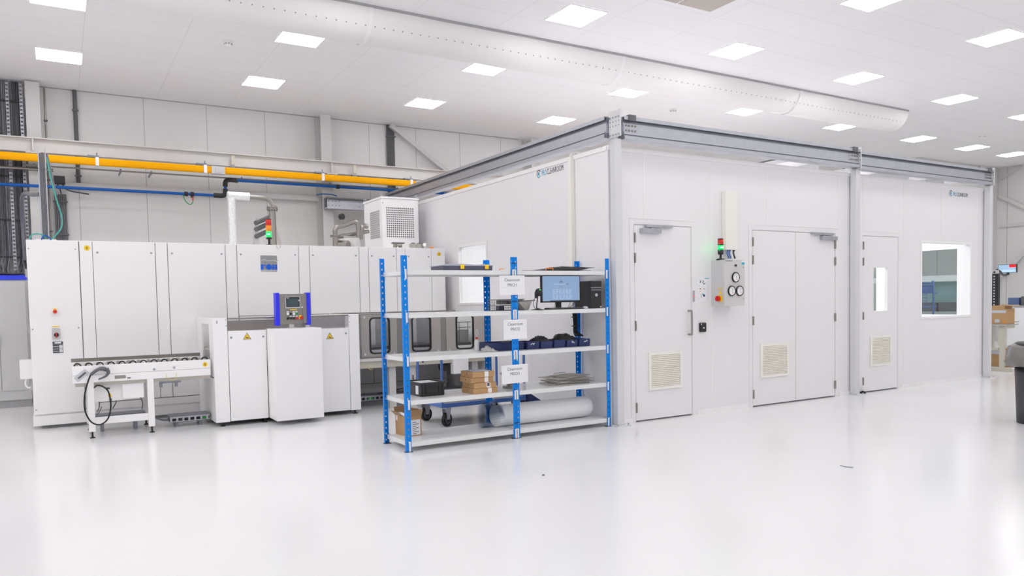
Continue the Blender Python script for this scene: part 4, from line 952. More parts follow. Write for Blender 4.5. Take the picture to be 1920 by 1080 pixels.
# white roof joists over the cleanroom
for i,(x,lab) in enumerate(((9.2,'white roof joist over the cleanroom before the middle post'),(10.9,'white roof joist over the cleanroom just past the middle post'),(12.3,'white roof joist over the cleanroom above the big window'),(13.2,'white roof joist over the cleanroom near its far end'))):
    tag(MB().box(x-.04,x+.04,6.96,12.6,3.36,3.44).build('roof_joist',M_white),lab,'joist','roof joists')
for i,(x0,x1,y0,y1,lab) in enumerate(((11.1,12.1,7.3,8.0,'grey filter box on the cleanroom roof just past the middle post'),(9.4,10.2,7.6,8.3,'grey filter box on the cleanroom roof before the middle post'),(12.5,13.05,7.25,7.6,'grey filter box on the cleanroom roof near the far lettering'))):
    o=MB().box(x0,x1,y0,y1,3.279,3.55).box(x0+.1,x1-.1,y0+.1,y1-.1,3.55,3.6,1).build('filter_box',[M_grey,M_dgrey],bev=.01); tag(o,lab,'filter box','roof filter boxes')

# ================================================================ SHELVING
SL,SM,SR = 2.94,4.205,5.472
ZS=(1.82,1.387,.95,.515,.095)
sh=thing('shelving_unit','two-bay blue and light grey boltless shelving unit in front of the machine','shelving',(4.2,7.23,0))
def post(xc,wd,y,front=True,double=False):
    """perforated angle post: slotted face plus return flanges"""
    b=MB(); H=1.965; ya,yb=(y,y+.003) if front else (y-.003,y)
    cols=[(xc-wd/2,xc-.0015),(xc+.0015,xc+wd/2)] if double else [(xc-wd/2,xc+wd/2)]
    for a,c in cols:
        m_=(a+c)/2; hw=.0055
        b.box(a,m_-hw,ya,yb,0,H); b.box(m_+hw,c,ya,yb,0,H)
        z=.03; pz=0
        while z<H-.04:
            b.box(m_-hw,m_+hw,ya,yb,pz,z); pz=z+.017; z+=.0625
        b.box(m_-hw,m_+hw,ya,yb,pz,H)
    d0,d1=(y+.003,y+.038) if front else (y-.038,y-.003)
    if double: b.box(xc-.003,xc+.003,d0,d1,0,H)
    elif xc<4: b.box(xc-wd/2,xc-wd/2+.003,d0,d1,0,H)
    else: b.box(xc+wd/2-.003,xc+wd/2,d0,d1,0,H)
    o=b.build('upright',M_blue,sh)
    MB().box(xc-wd/2-.012,xc+wd/2+.012,min(d0,ya)-.008,max(d1,yb)+.004,0,.004).build('foot_plate',M_black,o)
    return o
YF_,YB_=6.925,7.535
posts=[]
for y,fr in ((YF_,True),(YB_,False)):
    posts.append((post(SL,.055,y,fr),y,SL)); posts.append((post(SM,.084,y,fr,True),y,SM)); posts.append((post(SR,.055,y,fr),y,SR))
for x0,x1 in ((SL+.006,SM-.012),(SM+.012,SR-.006)):
    for z in ZS:
        b=MB().box(x0,x1,YF_+.006,YB_-.006,z-.006,z)
        b.box(x0,x1,YF_+.006,YF_+.012,z-.046,z-.006).box(x0,x1,YB_-.012,YB_-.006,z-.046,z-.006).box(x0,x0+.006,YF_+.012,YB_-.012,z-.046,z-.006).box(x1-.006,x1,YF_+.012,YB_-.012,z-.046,z-.006)
        s=b.build('shelf',M_shelf,sh,bev=.002)
        for x,dx in ((x0+.014,1),(x1-.014,-1)):
            MB().box(x-.022*dx-.003,x-.022*dx+.003,YF_-.009,YF_-.0005,z-.004,z+.014).box(min(x-.022*dx,x-.002*dx),max(x-.022*dx,x-.002*dx),YF_-.007,YF_-.0005,z-.09,z+.01).build('shelf_clip',M_clip,s,bev=.003)
        for x in (x0+.014,x1-.014): MB().box(x-.017,x+.017,YB_+.0005,YB_+.007,z-.092,z+.012).build('shelf_clip',M_clip,s)
for z in (1.90,1.49,.64,.17): MB().box(SM-.03,SM+.03,YF_-.004,YF_-.0005,z-.004,z+.004).build('joining_clip',M_black,posts[1][0])

# ---- paper signs taped on the middle post
def psheet(n,x0,x1,z0,z1,tilt,label):
    W,H=x1-x0,z1-z0; cx,cz=(x0+x1)/2,(z0+z1)/2; y=YF_-.0125
    c,s=math.cos(tilt),math.sin(tilt); R=Vector((c,0,s)); U=Vector((-s,0,c)); O=Vector((cx,y,cz))
    b=MB().obox(O,(R,(0,1,0),U),(W/2,.0006,H/2),0); f=O-Vector((0,.0008,0))
    for (a,e),(g,h) in (((-.43,.40),(.43,.40)),((-.43,-.12),(.43,-.12)),((-.43,.40),(-.43,-.12)),((.43,.40),(.43,-.12)),
                        ((-.14,-.22),(0,-.42)),((.14,-.22),(0,-.42)),((-.07,-.14),(-.07,-.22)),((.07,-.14),(.07,-.22)),((-.07,-.22),(-.14,-.22)),((.07,-.22),(.14,-.22))):
        b.bar(f+R*a*W+U*e*H,f+R*g*W+U*h*H,.0006,.0011,U if abs(h-e)<.01 else R,2)
    b.text('Cleanroom',.047,f+U*.20*H,R,U,1,depth=.0004,align='CENTER',squash=.90); b.text(f'PRIO{n}',.047,f+U*-.065*H,R,U,1,depth=.0004,align='CENTER',squash=.95)
    tag(b.build('paper_sign',[M_paper,M_ink,M_inkl]),label,'sign','priority signs on the shelving')
psheet(1,4.015,4.330,1.558,1.766,.01,'white paper sign reading Cleanroom PRIO1 on the shelving post')
psheet(2,4.055,4.348,1.082,1.292,.005,'white paper sign reading Cleanroom PRIO2 on the shelving post')
psheet(3,4.020,4.350,.605,.805,.015,'white paper sign reading Cleanroom PRIO3 on the shelving post')

# ---- top shelf
z=ZS[0]+.0005
t=thing('parts_organiser','flat dark organiser case with yellow latches on the top shelf','case',(3.69,7.1,z))
MB().prism([(3.38,6.95,z),(3.95,6.95,z),(3.955,6.95,z+.046),(3.375,6.95,z+.046)],(0,.3,0)).build('tray',mat('slate_plastic',(.08,.085,.13),.4),t)
MB().prism([(3.37,6.945,z+.047),(3.96,6.945,z+.047),(3.955,6.945,z+.056),(3.84,6.945,z+.066),(3.76,6.945,z+.058),(3.62,6.945,z+.066),(3.46,6.945,z+.066),(3.435,6.945,z+.054),(3.365,6.945,z+.054)],(0,.31,0)).build('lid',mat('smoky_lid',(.42,.44,.52),.25),t)
for x in (3.59,3.88): MB().box(x-.022,x+.022,6.934,6.9445,z+.014,z+.06).build('latch',M_sign,t,bev=.004,label='yellow latch')
tag(MB().tube(spline([(4.10,7.05,z+.004),(4.105,7.05,z+.02),(4.125,7.05,z+.024),(4.15,7.05,z+.022)],4),.005,6).build('orange_hook',M_orange),'small orange hook lying on the top shelf by the middle post','hook')
t=thing('foam_board','thin black board with an orange handle lying flat on the top shelf','board',(4.9,7.1,z),'black boards on the top shelf')
MB().prism([(4.36,6.98,z),(4.72,6.98,z),(5.28,6.98,z),(5.26,7.32,z),(4.40,7.3,z)],(0,0,.006)).build('panel',M_black,t)
b=MB().tube([(4.655,6.978,z+.007),(4.655,6.972,z+.030),(4.745,6.972,z+.030),(4.745,6.978,z+.007)],.006,8); b.build('handle',M_orange,t,label='orange handle')
tag(MB().prism([(4.585,7.01,z+.008),(4.90,7.01,z+.046),(5.30,7.01,z+.044),(5.30,7.01,z+.038),(5.17,7.01,z+.012),(4.75,7.01,z+.0075)],(0,.34,0)).build('foam_board',mat('charcoal_foam',(.05,.05,.052),.6)),'folded charcoal foam board lying over the thin board on the top shelf','board','black boards on the top shelf')
tag(MB().prism([(4.88,7.03,z+.0475),(5.37,7.03,z+.040),(5.37,7.03,z+.034+.01),(4.90,7.03,z+.054)],(0,.25,0)).build('foam_board',M_black),'topmost black sheet on the pile of boards on the top shelf','board','black boards on the top shelf')

# ---- second shelf
z=ZS[1]+.0005
t=thing('wire_basket','flat stainless wire basket, upper of the stacked pair on the second shelf','basket',(4.05,7.2,z),'wire baskets on the second shelf')
def basket(z0,t,x0=4.17,x1=4.50,y0=7.20,y1=7.46,h=.056):
    b=MB()
    for zz,r in ((z0+.003,.003),(z0+h,.004),(z0+h*.5,.0022)):
        b.tube([(x0,y0,zz),(x1,y0,zz),(x1,y1,zz),(x0,y1,zz),(x0,y0,zz)],r,6)
    b.build('rim',M_steel,t); b=MB()
    for k in range(12):
        x=x0+(x1-x0)*k/11; b.tube([(x,y0,z0+h),(x,y0,z0+.003),(x,y1,z0+.003),(x,y1,z0+h)],.002,5)
    for k in range(9):
        y=y0+(y1-y0)*k/8; b.tube([(x0,y,z0+h),(x0,y,z0+.003),(x1,y,z0+.003),(x1,y,z0+h)],.002,5)
    b.build('mesh',M_steel,t)
basket(z+.066,t); MB().box(4.28,4.49,7.22,7.44,z+.074,z+.116).build('content',M_dgrey,t)
t=thing('wire_basket','flat stainless wire basket, lower of the stacked pair on the second shelf','basket',(4.05,7.2,z),'wire baskets on the second shelf'); basket(z,t)
MB().box(4.185,4.25,7.22,7.3,z+.007,z+.05).build('content',M_bin,t)
t=thing('sieve_tray','tapered perforated steel tray with a long handle beside the paper sign','tray',(4.5,7.0,z))
me=mat('perforated_steel',(.42,.40,.38),.4,.7,noise=.35,nscale=160)
zt=z+.105
b=MB().add([(4.40,7.02,z),(4.44,7.02,z),(4.44,7.14,z),(4.36,7.14,z),(4.28,6.98,zt),(4.465,6.98,zt),(4.465,7.18,zt),(4.28,7.18,zt)],[(3,2,1,0),(0,1,5,4),(1,2,6,5),(2,3,7,6),(3,0,4,7)])
b.build('body',me,t,solid=.003)
MB().tube([(4.28,6.98,zt),(4.465,6.98,zt),(4.465,7.18,zt),(4.28,7.18,zt),(4.28,6.98,zt)],.005,6).build('rim',M_steel,t)
MB().tube([(4.29,6.975,zt-.005),(4.50,6.975,zt+.004)],.006,8).build('handle',M_dgrey,t)
t=thing('hand_scanner','black hands-free barcode scanner with green light on a gooseneck stand','scanner',(4.545,6.99,z))
MB().lathe((4.545,6.99,z),[(0,0),(.075,0),(.075,.004),(.03,.012),(.012,.02),(0,.02)],20).build('stand_base',M_black,t)
MB().tube(spline([(4.53,6.99,z+.015),(4.535,6.99,z+.08),(4.545,6.985,z+.14)],5),.006,8).build('gooseneck',M_black,t)
b=MB().lathe((4.545,6.955,z+.178),[(0,-.012),(.03,-.01),(.042,.01),(.04,.035),(.03,.055),(0,.06)],18,0,(.1,.6,.75)); b.build('scanner_head',M_black,t)
MB().box(4.512,4.535,6.965,7.0,z+.13,z+.20).box(4.555,4.59,6.965,7.0,z+.17,z+.20).build('cradle',M_black,t)
MB().cyl((4.546,6.945,z+.218),(4.547,6.938,z+.222),.010,12).build('status_light',M_gled,t,label='lit green status light')
MB().tube(spline([(4.52,6.99,z+.14),(4.492,6.985,z+.11),(4.485,6.98,z+.05),(4.51,6.98,z+.01)],5),.0035,6).build('cable',M_dgrey,t)
t=thing('monitor','black flat monitor showing a pale blue web page on the second shelf','monitor',(4.905,7.06,z))
ym=7.05
MB().box(4.64,5.175,ym,ym+.035,1.466,1.772).build('bezel',M_black,t,bev=.003)
b=MB().box(4.652,5.163,ym-.0015,ym-.0003,1.482,1.764,0)
b.box(4.652,5.163,ym-.0022,ym-.0015,1.746,1.748,1); b.box(4.75,5.163,ym-.0022,ym-.0015,1.482,1.489,2)
b.box(4.90,4.908,ym-.0022,ym-.0015,1.718,1.728,2).box(4.885,4.925,ym-.0022,ym-.0015,1.698,1.704,2).box(4.87,4.94,ym-.0022,ym-.0015,1.688,1.691,2).box(4.98,5.005,ym-.0022,ym-.0015,1.671,1.678,2).box(4.80,4.965,ym-.0022,ym-.0015,1.668,1.682,1).box(4.88,4.93,ym-.0022,ym-.0015,1.641,1.644,2)
for i in range(3):
    for k in range(2):
        x=4.785+i*.092; zz=1.565-k*.063
        b.box(x,x+.078,ym-.0022,ym-.0015,zz,zz+.052,1); b.box(x+.028,x+.05,ym-.003,ym-.0022,zz+.038,zz+.042,2); b.box(x+.03,x+.046,ym-.003,ym-.0022,zz+.018,zz+.021,2)
b.build('screen',[M_screen,M_scrl,M_scrd],t,label='lit pale blue screen')
MB().box(4.87,4.93,ym+.036,ym+.07,z+.008,1.60).build('stand_neck',M_black,t); MB().box(4.80,5.0,ym+.015,ym+.18,z,z+.008).build('stand_foot',M_black,t)
for pts in ([(4.84,ym+.03,1.47),(4.82,ym+.02,1.42),(4.80,ym+.01,z+.004)],[(5.05,ym+.03,1.47),(5.03,ym+.02,1.43),(4.99,ym+.01,z+.004)],[(5.12,ym+.03,1.47),(5.08,ym+.03,1.43),(5.0,ym+.02,z+.004)]):
    MB().tube(spline(pts,4),.003,5).build('cable',M_black,t)
t=thing('keyboard','black computer keyboard on the shelf under the monitor','keyboard',(4.9,6.99,z))
MB().prism([(4.665,6.937,z),(4.665,7.04,z),(4.665,7.04,z+.018),(4.665,6.937,z+.010)],(.475,0,0)).build('case',M_black,t,bev=.002)
b=MB()
for r in range(5):
    for c in range(20):
        x=4.675+c*.0230; y=6.944+r*.019; zz=z+.0105+.0777*(y-6.937); b.box(x,x+.019,y,y+.015,zz,zz+.004)
b.build('keys',M_dgrey,t)
tag(MB().lathe((5.195,6.985,z),[(0,.03),(.018,.028),(.03,.018),(.034,.006),(.03,0),(0,0)],18).build('computer_mouse',M_inkl),'small silver computer mouse between the keyboard and the black computer tower','mouse')
t=thing('computer_tower','black desktop computer tower standing at the end of the second shelf','computer',(5.33,7.1,z))
MB().box(5.255,5.415,6.955,7.27,z,z+.318).build('case',M_black,t,bev=.004)
b=MB().box(5.257,5.413,6.9505,6.9545,z+.238,z+.244,1).box(5.262,5.40,6.951,6.9545,z+.205,z+.225,2).box(5.405,5.412,6.951,6.9545,z+.005,z+.31,2); b.build('front_bezel',[M_black,M_mgrey,M_dgrey],t)
b=MB().ring([(5.335+.017*math.cos(a*math.pi/10),6.9545,z+.156+.017*math.sin(a*math.pi/10)) for a in range(20)],.0035,(0,-.002,0)).box(5.327,5.343,6.9525,6.9545,z+.150,z+.154).box(5.327,5.343,6.9525,6.9545,z+.158,z+.162); b.build('round_badge',M_paper,t)
MB().cyl((5.395,6.9545,z+.018),(5.395,6.9525,z+.018),.008,12).build('power_light',M_paper,t)

# ---- third shelf
z=ZS[2]+.0005
t=thing('wash_bottle','clear plastic wash bottle with red cap on the third shelf','bottle',(3.935,7.3,z))
MB().lathe((3.935,7.3,z),[(0,0),(.026,0),(.027,.01),(.027,.10),(.02,.12),(.012,.128),(0,.128)],20).build('body',M_frostb,t)
MB().cyl((3.935,7.3,z+.129),(3.935,7.3,z+.15),.013,14).build('cap',M_red,t)
MB().tube(spline([(3.935,7.3,z+.15),(3.928,7.3,z+.21),(3.942,7.3,z+.235),(3.95,7.3,z+.21),(3.952,7.3,z+.165)],5),.004,8).build('spout',M_frostb,t)
def crumple(name,label,cat,cx,cy,z,rx,ry,h,m,seed):
    rnd=random.Random(seed); n,k=18,7; vs=[(cx,cy,z+h)]
    for i in range(1,k+1):
        a=i/k*math.pi/2
        for j in range(n):
            q=1+rnd.uniform(-.22,.22); th=2*math.pi*j/n
            vs.append((cx+rx*math.sin(a)*q*math.cos(th),cy+ry*math.sin(a)*q*math.sin(th),max(z,z+h*math.cos(a)*(1+rnd.uniform(-.25,.25))) if i<k else z))
    fs=[(0,1+j,1+(j+1)%n) for j in range(n)]+[(1+(i*n)+j,1+(i+1)*n+j,1+(i+1)*n+(j+1)%n,1+i*n+(j+1)%n) for i in range(k-1) for j in range(n)]
    fs.append(tuple(1+(k-1)*n+j for j in range(n-1,-1,-1)))
    return tag(MB().add(vs,fs,0,True).build(name,m),label,cat)
crumple('plastic_bag','crumpled clear plastic bag of small parts beside the wash bottle','bag',4.0,7.13,z,.10,.07,.055,mat('crumpled_film',(.62,.60,.58),.25,noise=.5,nscale=30),3)
def blue_bin(label,x0,x1,y0,y1,h,mark=0,step=True):
    t=thing('storage_bin',label,'bin',((x0+x1)/2,y0,z),'navy storage bins on the third shelf')
    b=MB(); w=.006
    b.box(x0,x1,y0,y1,z,z+w).box(x0,x1,y0,y0+w,z+w,z+h).box(x0,x1,y1-w,y1,z+w,z+h).box(x0,x0+w,y0+w,y1-w,z+w,z+h).box(x1-w,x1,y0+w,y1-w,z+w,z+h)
    b.build('tub',M_bin,t,bev=.004)
    MB().box(x0+.002,x1-.002,y0-.006,y0-.0005,z+h*.42,z+h).build('label_lip',M_bin,t)
    if mark:
        b=MB(); rnd=random.Random(mark); mx=(x0+x1)/2
        for q in range(4): b.obox((mx+rnd.uniform(-.03,.03),y0-.0068,z+h*.68+rnd.uniform(-.008,.008)),((1,0,rnd.uniform(-.6,.6)),(0,1,0),(rnd.uniform(-.6,.6),0,1)),(rnd.uniform(.004,.012),.0006,rnd.uniform(.003,.008)))
        b.build('sticker',M_paper,t)
bins=((3.99,4.41,7.08,7.40,.088,0,'long navy storage bin behind the PRIO2 sign post'),
      (4.435,4.592,7.05,7.35,.083,5,'navy storage bin with a torn white sticker, next to the sign post'),
      (4.617,4.772,7.05,7.35,.079,0,'navy storage bin heaped with black bags, under the PRIO1 monitor'),
      (4.797,4.948,7.05,7.35,.086,0,'plain navy storage bin in the middle of the row'),
      (4.973,5.122,7.05,7.35,.080,9,'navy storage bin with two white marks under the hanging cables'),
      (5.150,5.305,7.05,7.36,.085,2,'navy storage bin at the end of the row nearest the cleanroom'))
for x0,x1,y0,y1,h,mk,lab in bins: blue_bin(lab,x0,x1,y0,y1,h,mk)
for i,(cx,cy,rx,ry,h,lab) in enumerate(((4.70,7.20,.11,.12,.062,'crumpled black bag lying in the navy bin by the sign post'),(5.05,7.22,.14,.12,.075,'crumpled black bag lying over the navy bins under the cable drop'),(4.33,7.25,.10,.10,.025,'flat black bag in the long navy bin'))):
    crumple('black_bag',lab,'bag',cx,cy,z+.068,rx,ry,h,M_black,20+i)['group']='black bags in the navy bins'
# black cable bundle tied to the back post
t=thing('cable_drop','thick bundle of black cables tied to the rear shelving post','cables',(5.4,7.5,1.0))
for i in range(5):
    MB().tube(spline([(5.40+.012*i,7.515-.008*(i%2),1.34),(5.405+.011*i,7.505,1.2),(5.40+.012*i,7.50,1.1),(5.36+.02*i,7.42-.01*i,1.055)],5),.010,6).build('cable',M_rubber,t)
for q in (1.28,1.17): MB().box(5.39,5.465,7.485,7.54,q-.005,q+.005).build('cable_tie',M_black,t)

# ---- fourth shelf
z=ZS[3]+.0005
t=thing('black_crate','black stackable plastic crate holding white paper on the fourth shelf','crate',(3.33,7.35,z))
x0,x1,y0,y1,h=3.165,3.455,7.13,7.50,.145; w=.006
MB().box(x0+.01,x1-.01,y0+.01,y1-.01,z,z+w).box(x0+.008,x1-.008,y0+.008,y0+.008+w,z+w,z+h-.02).box(x0+.008,x1-.008,y1-.008-w,y1-.008,z+w,z+h-.02).box(x0+.008,x0+.008+w,y0+.014,y1-.014,z+w,z+h-.02).box(x1-.008-w,x1-.008,y0+.014,y1-.014,z+w,z+h-.02).build('tub',M_black,t)
MB().box(x0,x1,y0,y0+.014,z+h-.02,z+h).box(x0,x1,y1-.014,y1,z+h-.02,z+h).box(x0,x0+.014,y0+.014,y1-.014,z+h-.02,z+h).box(x1-.014,x1,y0+.014,y1-.014,z+h-.02,z+h).build('rim',M_black,t,bev=.002)
b=MB()
for x in (x0+.03,x0+.07,x1-.07,x1-.03): b.box(x-.004,x+.004,y0+.001,y0+.0079,z+.01,z+h-.02)
b.box(x0+.085,x1-.085,y0+.001,y0+.0079,z+.07,z+.08).box(x0+.085,x1-.085,y0+.001,y0+.0079,z+.03,z+.037); b.build('ribs',M_black,t)
tag(MB().box(x0+.03,x1-.03,y0+.03,y1-.03,z+h-.03,z+h-.012).build('paper_stack',M_paper),'white paper stack lying in the black crate','paper')
MB().box(x0+.0065,x0+.0078,y0+.06,y0+.13,z+.02,z+.11).build('side_label',M_paper,t)
cz=z
CB=(('bottom',3.708,3.998,6.972,7.245,.058,(.845,.60)),('third-down',3.715,3.985,6.968,7.24,.058,(.80,.65)),('second-down',3.690,3.955,6.985,7.25,.058,(.70,.40)),('topmost',3.70,3.965,6.972,7.245,.062,(.72,.5)))
CBL=('brown cardboard box, bottom of the stack of four on the fourth shelf','brown cardboard box, second from the bottom of the stack of four, with black mark','brown cardboard box, third from the bottom of the stack of four, set back','brown cardboard box topping the stack of four, paper lying on it')
for i,(nm,a,c,e,f,h,lb_) in enumerate(CB):
    t=thing('cardboard_box',CBL[i],'box',((a+c)/2,(e+f)/2,cz),'cardboard boxes stacked on the fourth shelf')
    MB().box(a,c,e,f,cz,cz+h-.002).build('carton',M_card,t,bev=.002)
    lx=a+(c-a)*(.60-.05*(i%2)); 
    b=MB().box(lx,lx+.045,e-.0012,e-.0003,cz+.004,cz+h-.004,0).box(lx,lx+.045,e-.0012,f-.12,cz+h-.0018,cz+h-.001,0)
    if i==1: b.box(lx+.006,lx+.036,e-.002,e-.0012,cz+.018,cz+h-.006,1)
    else: b.box(lx+.012,lx+.032,e-.002,e-.0012,cz+.018,cz+.02,2).box(lx+.012,lx+.028,e-.002,e-.0012,cz+.03,cz+.032,2)
    b.build('tape_label',[M_paper,M_ink,M_inkl],t)
    MB().box(a-.001,a-.0002,(e+f)/2-.006,(e+f)/2+.006,cz+h*.35,cz+h*.7).build('thumb_slot',M_gap,t)
    cz+=h
tag(MB().box(3.72,3.94,6.99,7.2,cz,cz+.004).build('paper_sheet',M_inkl),'sheets of paper lying on the stack of cardboard boxes','paper')
t=thing('steel_funnel','stainless steel funnel bowl behind the PRIO3 sign','funnel',(4.33,7.25,z))
MB().lathe((4.33,7.25,z),[(.05,0),(.05,.02),(.045,.03),(.06,.06),(.115,.165),(.12,.17),(.11,.165),(.055,.06),(0,.055)],28).build('bowl',M_steel,t); MB().lathe((4.33,7.25,z),[(.0,0),(.09,0),(.09,.018),(.0,.02)],24).build('foot',M_steel,t)
# stack of wire racks
zz=z+.004
M_rack = mat('wire_rack_steel', (.60,.58,.54), .35, .7, noise=.1, nscale=20)
RK=((.07,4.98,7.20,.46,.36),(-.10,5.06,7.23,.50,.38),(.16,5.0,7.21,.46,.34),(-.2,5.08,7.22,.46,.34),(.05,4.96,7.22,.42,.34),(.28,5.06,7.20,.38,.30))
for i,(a,cx,cy,W,H) in enumerate(RK):
    t=thing('wire_rack',('%s flat steel wire rack of the pile on the fourth shelf'%('lowest','second-lowest','third-lowest','fourth-lowest','second-highest','topmost')[i]),'rack',(cx+.05,cy,zz),'steel wire racks piled on the fourth shelf')
    R=Vector((math.cos(a),math.sin(a),0)); U=Vector((-math.sin(a),math.cos(a),0)); O=Vector((cx+.05,cy,zz+.004))
    q=lambda u,v,dz=0: O+R*u*W/2+U*v*H/2+Vector((0,0,dz))
    MB().tube([q(-1,-1),q(1,-1),q(1,1),q(-1,1),q(-1,-1)],.0055,6).build('rim',M_rack,t)
    b=MB()
    for k in range(1,13): b.tube([q(-1+k/6.5,-1),q(-1+k/6.5,1)],.003,5)
    for k in range(1,4): b.tube([q(-1,-1+k/2),q(1,-1+k/2)],.0038,5)
    b.build('bars',M_rack,t)
    if i in (5,): MB().tube([q(-.6,.98,.004),q(-.55,1.0,.022),q(.55,1.0,.022),q(.6,.98,.004)],.004,6).build('lifting_loop',M_rack,t)
    zz+=.0165
# ---- bottom shelf
z=ZS[4]+.0005
t=thing('open_cardboard_box','open brown cardboard box with taped flaps on the bottom shelf','box',(3.08,7.4,z))
Oc=Vector((3.065,7.245,z)); R=Vector((.995,.1,0)).normalized(); U=Vector((-.1,.995,0)).normalized(); Wd,Dp,Hh=.165,.27,.205
def q(u,v,h): return Oc+R*u+U*v+Vector((0,0,h))
b=MB(); th=.004
b.prism([q(0,0,0),q(Wd,0,0),q(Wd,Dp,0),q(0,Dp,0)],(0,0,th))
for p0,p1,n_ in ((q(0,0,th),q(Wd,0,th),U),(q(0,Dp-th,th),q(Wd,Dp-th,th),U),(q(0,th,th),q(0,Dp-th,th),R),(q(Wd-th,th,th),q(Wd-th,Dp-th,th),R)):
    b.prism([p0,p1,p1+Vector((0,0,Hh-th)),p0+Vector((0,0,Hh-th))],n_*th)
b.build('carton',M_card,t)
def flap(e0,e1,out,h,tilt): 
    o_=Vector(out)*tilt+Vector((0,0,h)); MB().prism([e0,e1,e1+o_*.98,e0+o_],Vector(out)*.003).build('flap',M_cardd,t)
flap(q(0,0,Hh),q(Wd,0,Hh),-U,.07,.02); flap(q(0,Dp,Hh),q(Wd,Dp,Hh),U,.08,.03); flap(q(0,Dp*.52,Hh),q(0,Dp,Hh),-R,.05,.05); flap(q(Wd,0,Hh),q(Wd,Dp,Hh),R,.06,.02)
tp=MB()
P=[(-.001,.03,.135),(-.001,.03,.20),(-.001,.06,.225),(-.001,.13,.232),(-.001,.21,.222),(-.001,.235,.20),(-.001,.235,.15)]
for p0,p1 in zip(P,P[1:]):
    a_,b_=q(*p0),q(*p1); tp.bar(a_,b_,.032,.002,R)
tp.build('white_tape',M_paper,t)
b=MB().prism([q(.04,-.0015,.01),q(.15,-.0015,.01),q(.15,-.0015,.17),q(.04,-.0015,.17)],-U*.001)
for k in range(7): b.prism([q(.055,-.003,.02+k*.02),q(.10+.03*(k%2),-.003,.02+k*.02),q(.10+.03*(k%2),-.003,.027+k*.02),q(.055,-.003,.027+k*.02)],-U*.0005,1)
b.build('shipping_label',[M_paper,M_ink],t)
# film roll
t=thing('film_roll','big roll of frosted plastic film lying on the bottom shelf, loose end unrolling','roll',(4.8,7.22,z))
b=MB(); n=28; prof=[(4.10,.118),(4.35,.120),(5.30,.122),(5.36,.116),(5.395,.09),(5.405,.05),(5.408,0.001)]
vs=[];cy=7.22
for x,r in prof:
    for j in range(n):
        a=2*math.pi*j/n; rr_=r*(1+.012*math.sin(3*a+x*5)); vs.append((x,cy+rr_*math.cos(a)*1.08,z+.123+rr_*math.sin(a)))
b.add(vs,[(i*n+j,i*n+(j+1)%n,(i+1)*n+(j+1)%n,(i+1)*n+j) for i in range(len(prof)-1) for j in range(n)],0,True); b.add(vs[:n],[tuple(range(n-1,-1,-1))])
b.build('wound_film',M_foil,t)
b=MB()
for i in range(5):
    r=.118+.012*i; pts=[]
    vs=[]; k=16
    for j in range(k+1):
        a=math.radians(150+i*8-j*(230+10*i)/k); 
        for x in (4.13,3.98-.012*i+.03*math.cos(a)): vs.append((x,cy+r*1.08*math.cos(a)+(.0 if x>4.1 else -.01),max(z+.002+i*.0005,z+.124+r*math.sin(a)-(.0 if x>4.1 else .01))))
    b.add(vs,[(2*j,2*j+1,2*j+3,2*j+2) for j in range(k)],0,True)
b.build('loose_film',glass('clear_film',(.80,.82,.85),rough=.25),t)

# ================================================================ PLATFORM TROLLEY
t=thing('platform_trolley','blue platform trolley with corner posts and rubber castors behind the shelving','trolley',(4.4,8.4,0))
x0,x1,y0,y1,zp=3.84,5.02,8.03,8.76,.235
MB().box(x0,x1,y0,y0+.035,zp,zp+.05).box(x0,x1,y1-.035,y1,zp,zp+.05).box(x0,x0+.035,y0+.035,y1-.035,zp,zp+.05).box(x1-.035,x1,y0+.035,y1-.035,zp,zp+.05).build('frame',M_troll,t,bev=.004)
MB().box(x0+.036,x1-.036,y0+.036,y1-.036,zp+.01,zp+.045).build('deck',mat('worn_deck',(.20,.17,.15),.5,noise=.15),t)
for x in (x0+.015,x1-.015):
    for y in (y0+.015,y1-.015): MB().cyl((x,y,zp+.05),(x,y,.865),.017,12).build('post',M_troll,t)
MB().tube([(x0+.015,y0+.015,.855),(x0+.015,y1-.015,.855)],.015,10).build('push_bar',M_troll,t); MB().tube([(x1-.015,y0+.015,.855),(x1-.015,y1-.015,.855)],.015,10).build('push_bar',M_troll,t)
MB().prism([(x1+.002,y0+.01,.33),(x1+.03,y0+.0,.335),(x1+.235,y0-.02,.20),(x1+.04,y0-.01,.18)],(0,.35,0)).build('end_flap',M_bin,t,label='navy folded flap at the end')
def caster(x,y,ang):
    R=Vector((math.cos(ang),math.sin(ang),0)); N=Vector((-math.sin(ang),math.cos(ang),0)); C=Vector((x,y,.0825))
    c=MB().cyl(C-N*.02,C+N*.02,.082,28,0).cyl(C-N*.022,C+N*.022,.056,24,1).cyl(C-N*.026,C+N*.026,.02,14,0)
    for k in range(8):
        a=k*math.pi/4; d=R*math.cos(a)+Vector((0,0,1))*math.sin(a); c.bar(C-N*.0235+d*.022,C-N*.0235+d*.052,.003,.007,N,0)
    w_=c.build('wheel',[M_rubber,M_dgrey],t)
    f=MB().box(x-.06,x+.06,y-.045,y+.045,.228,.2345)
    for s in (-1,1): f.prism([C+N*s*.03+R*-.025,C+N*s*.03+R*.025,C+N*s*.03+R*.05+Vector((0,0,.135)),C+N*s*.03+R*-.05+Vector((0,0,.135))],N*.003)
    f.obox(C+Vector((0,0,.14)),(R,N,(0,0,1)),(.055,.035,.004)); f.build('fork',M_galv,w_)
    MB().obox(C+R*-.085+Vector((0,0,.105)),(R,N,(.3,0,1)),(.035,.022,.004)).build('brake_pedal',M_galv,w_)
caster(3.94,8.11,.5); caster(3.92,8.66,.3); caster(4.90,8.68,.2); caster(4.92,8.12,.1)

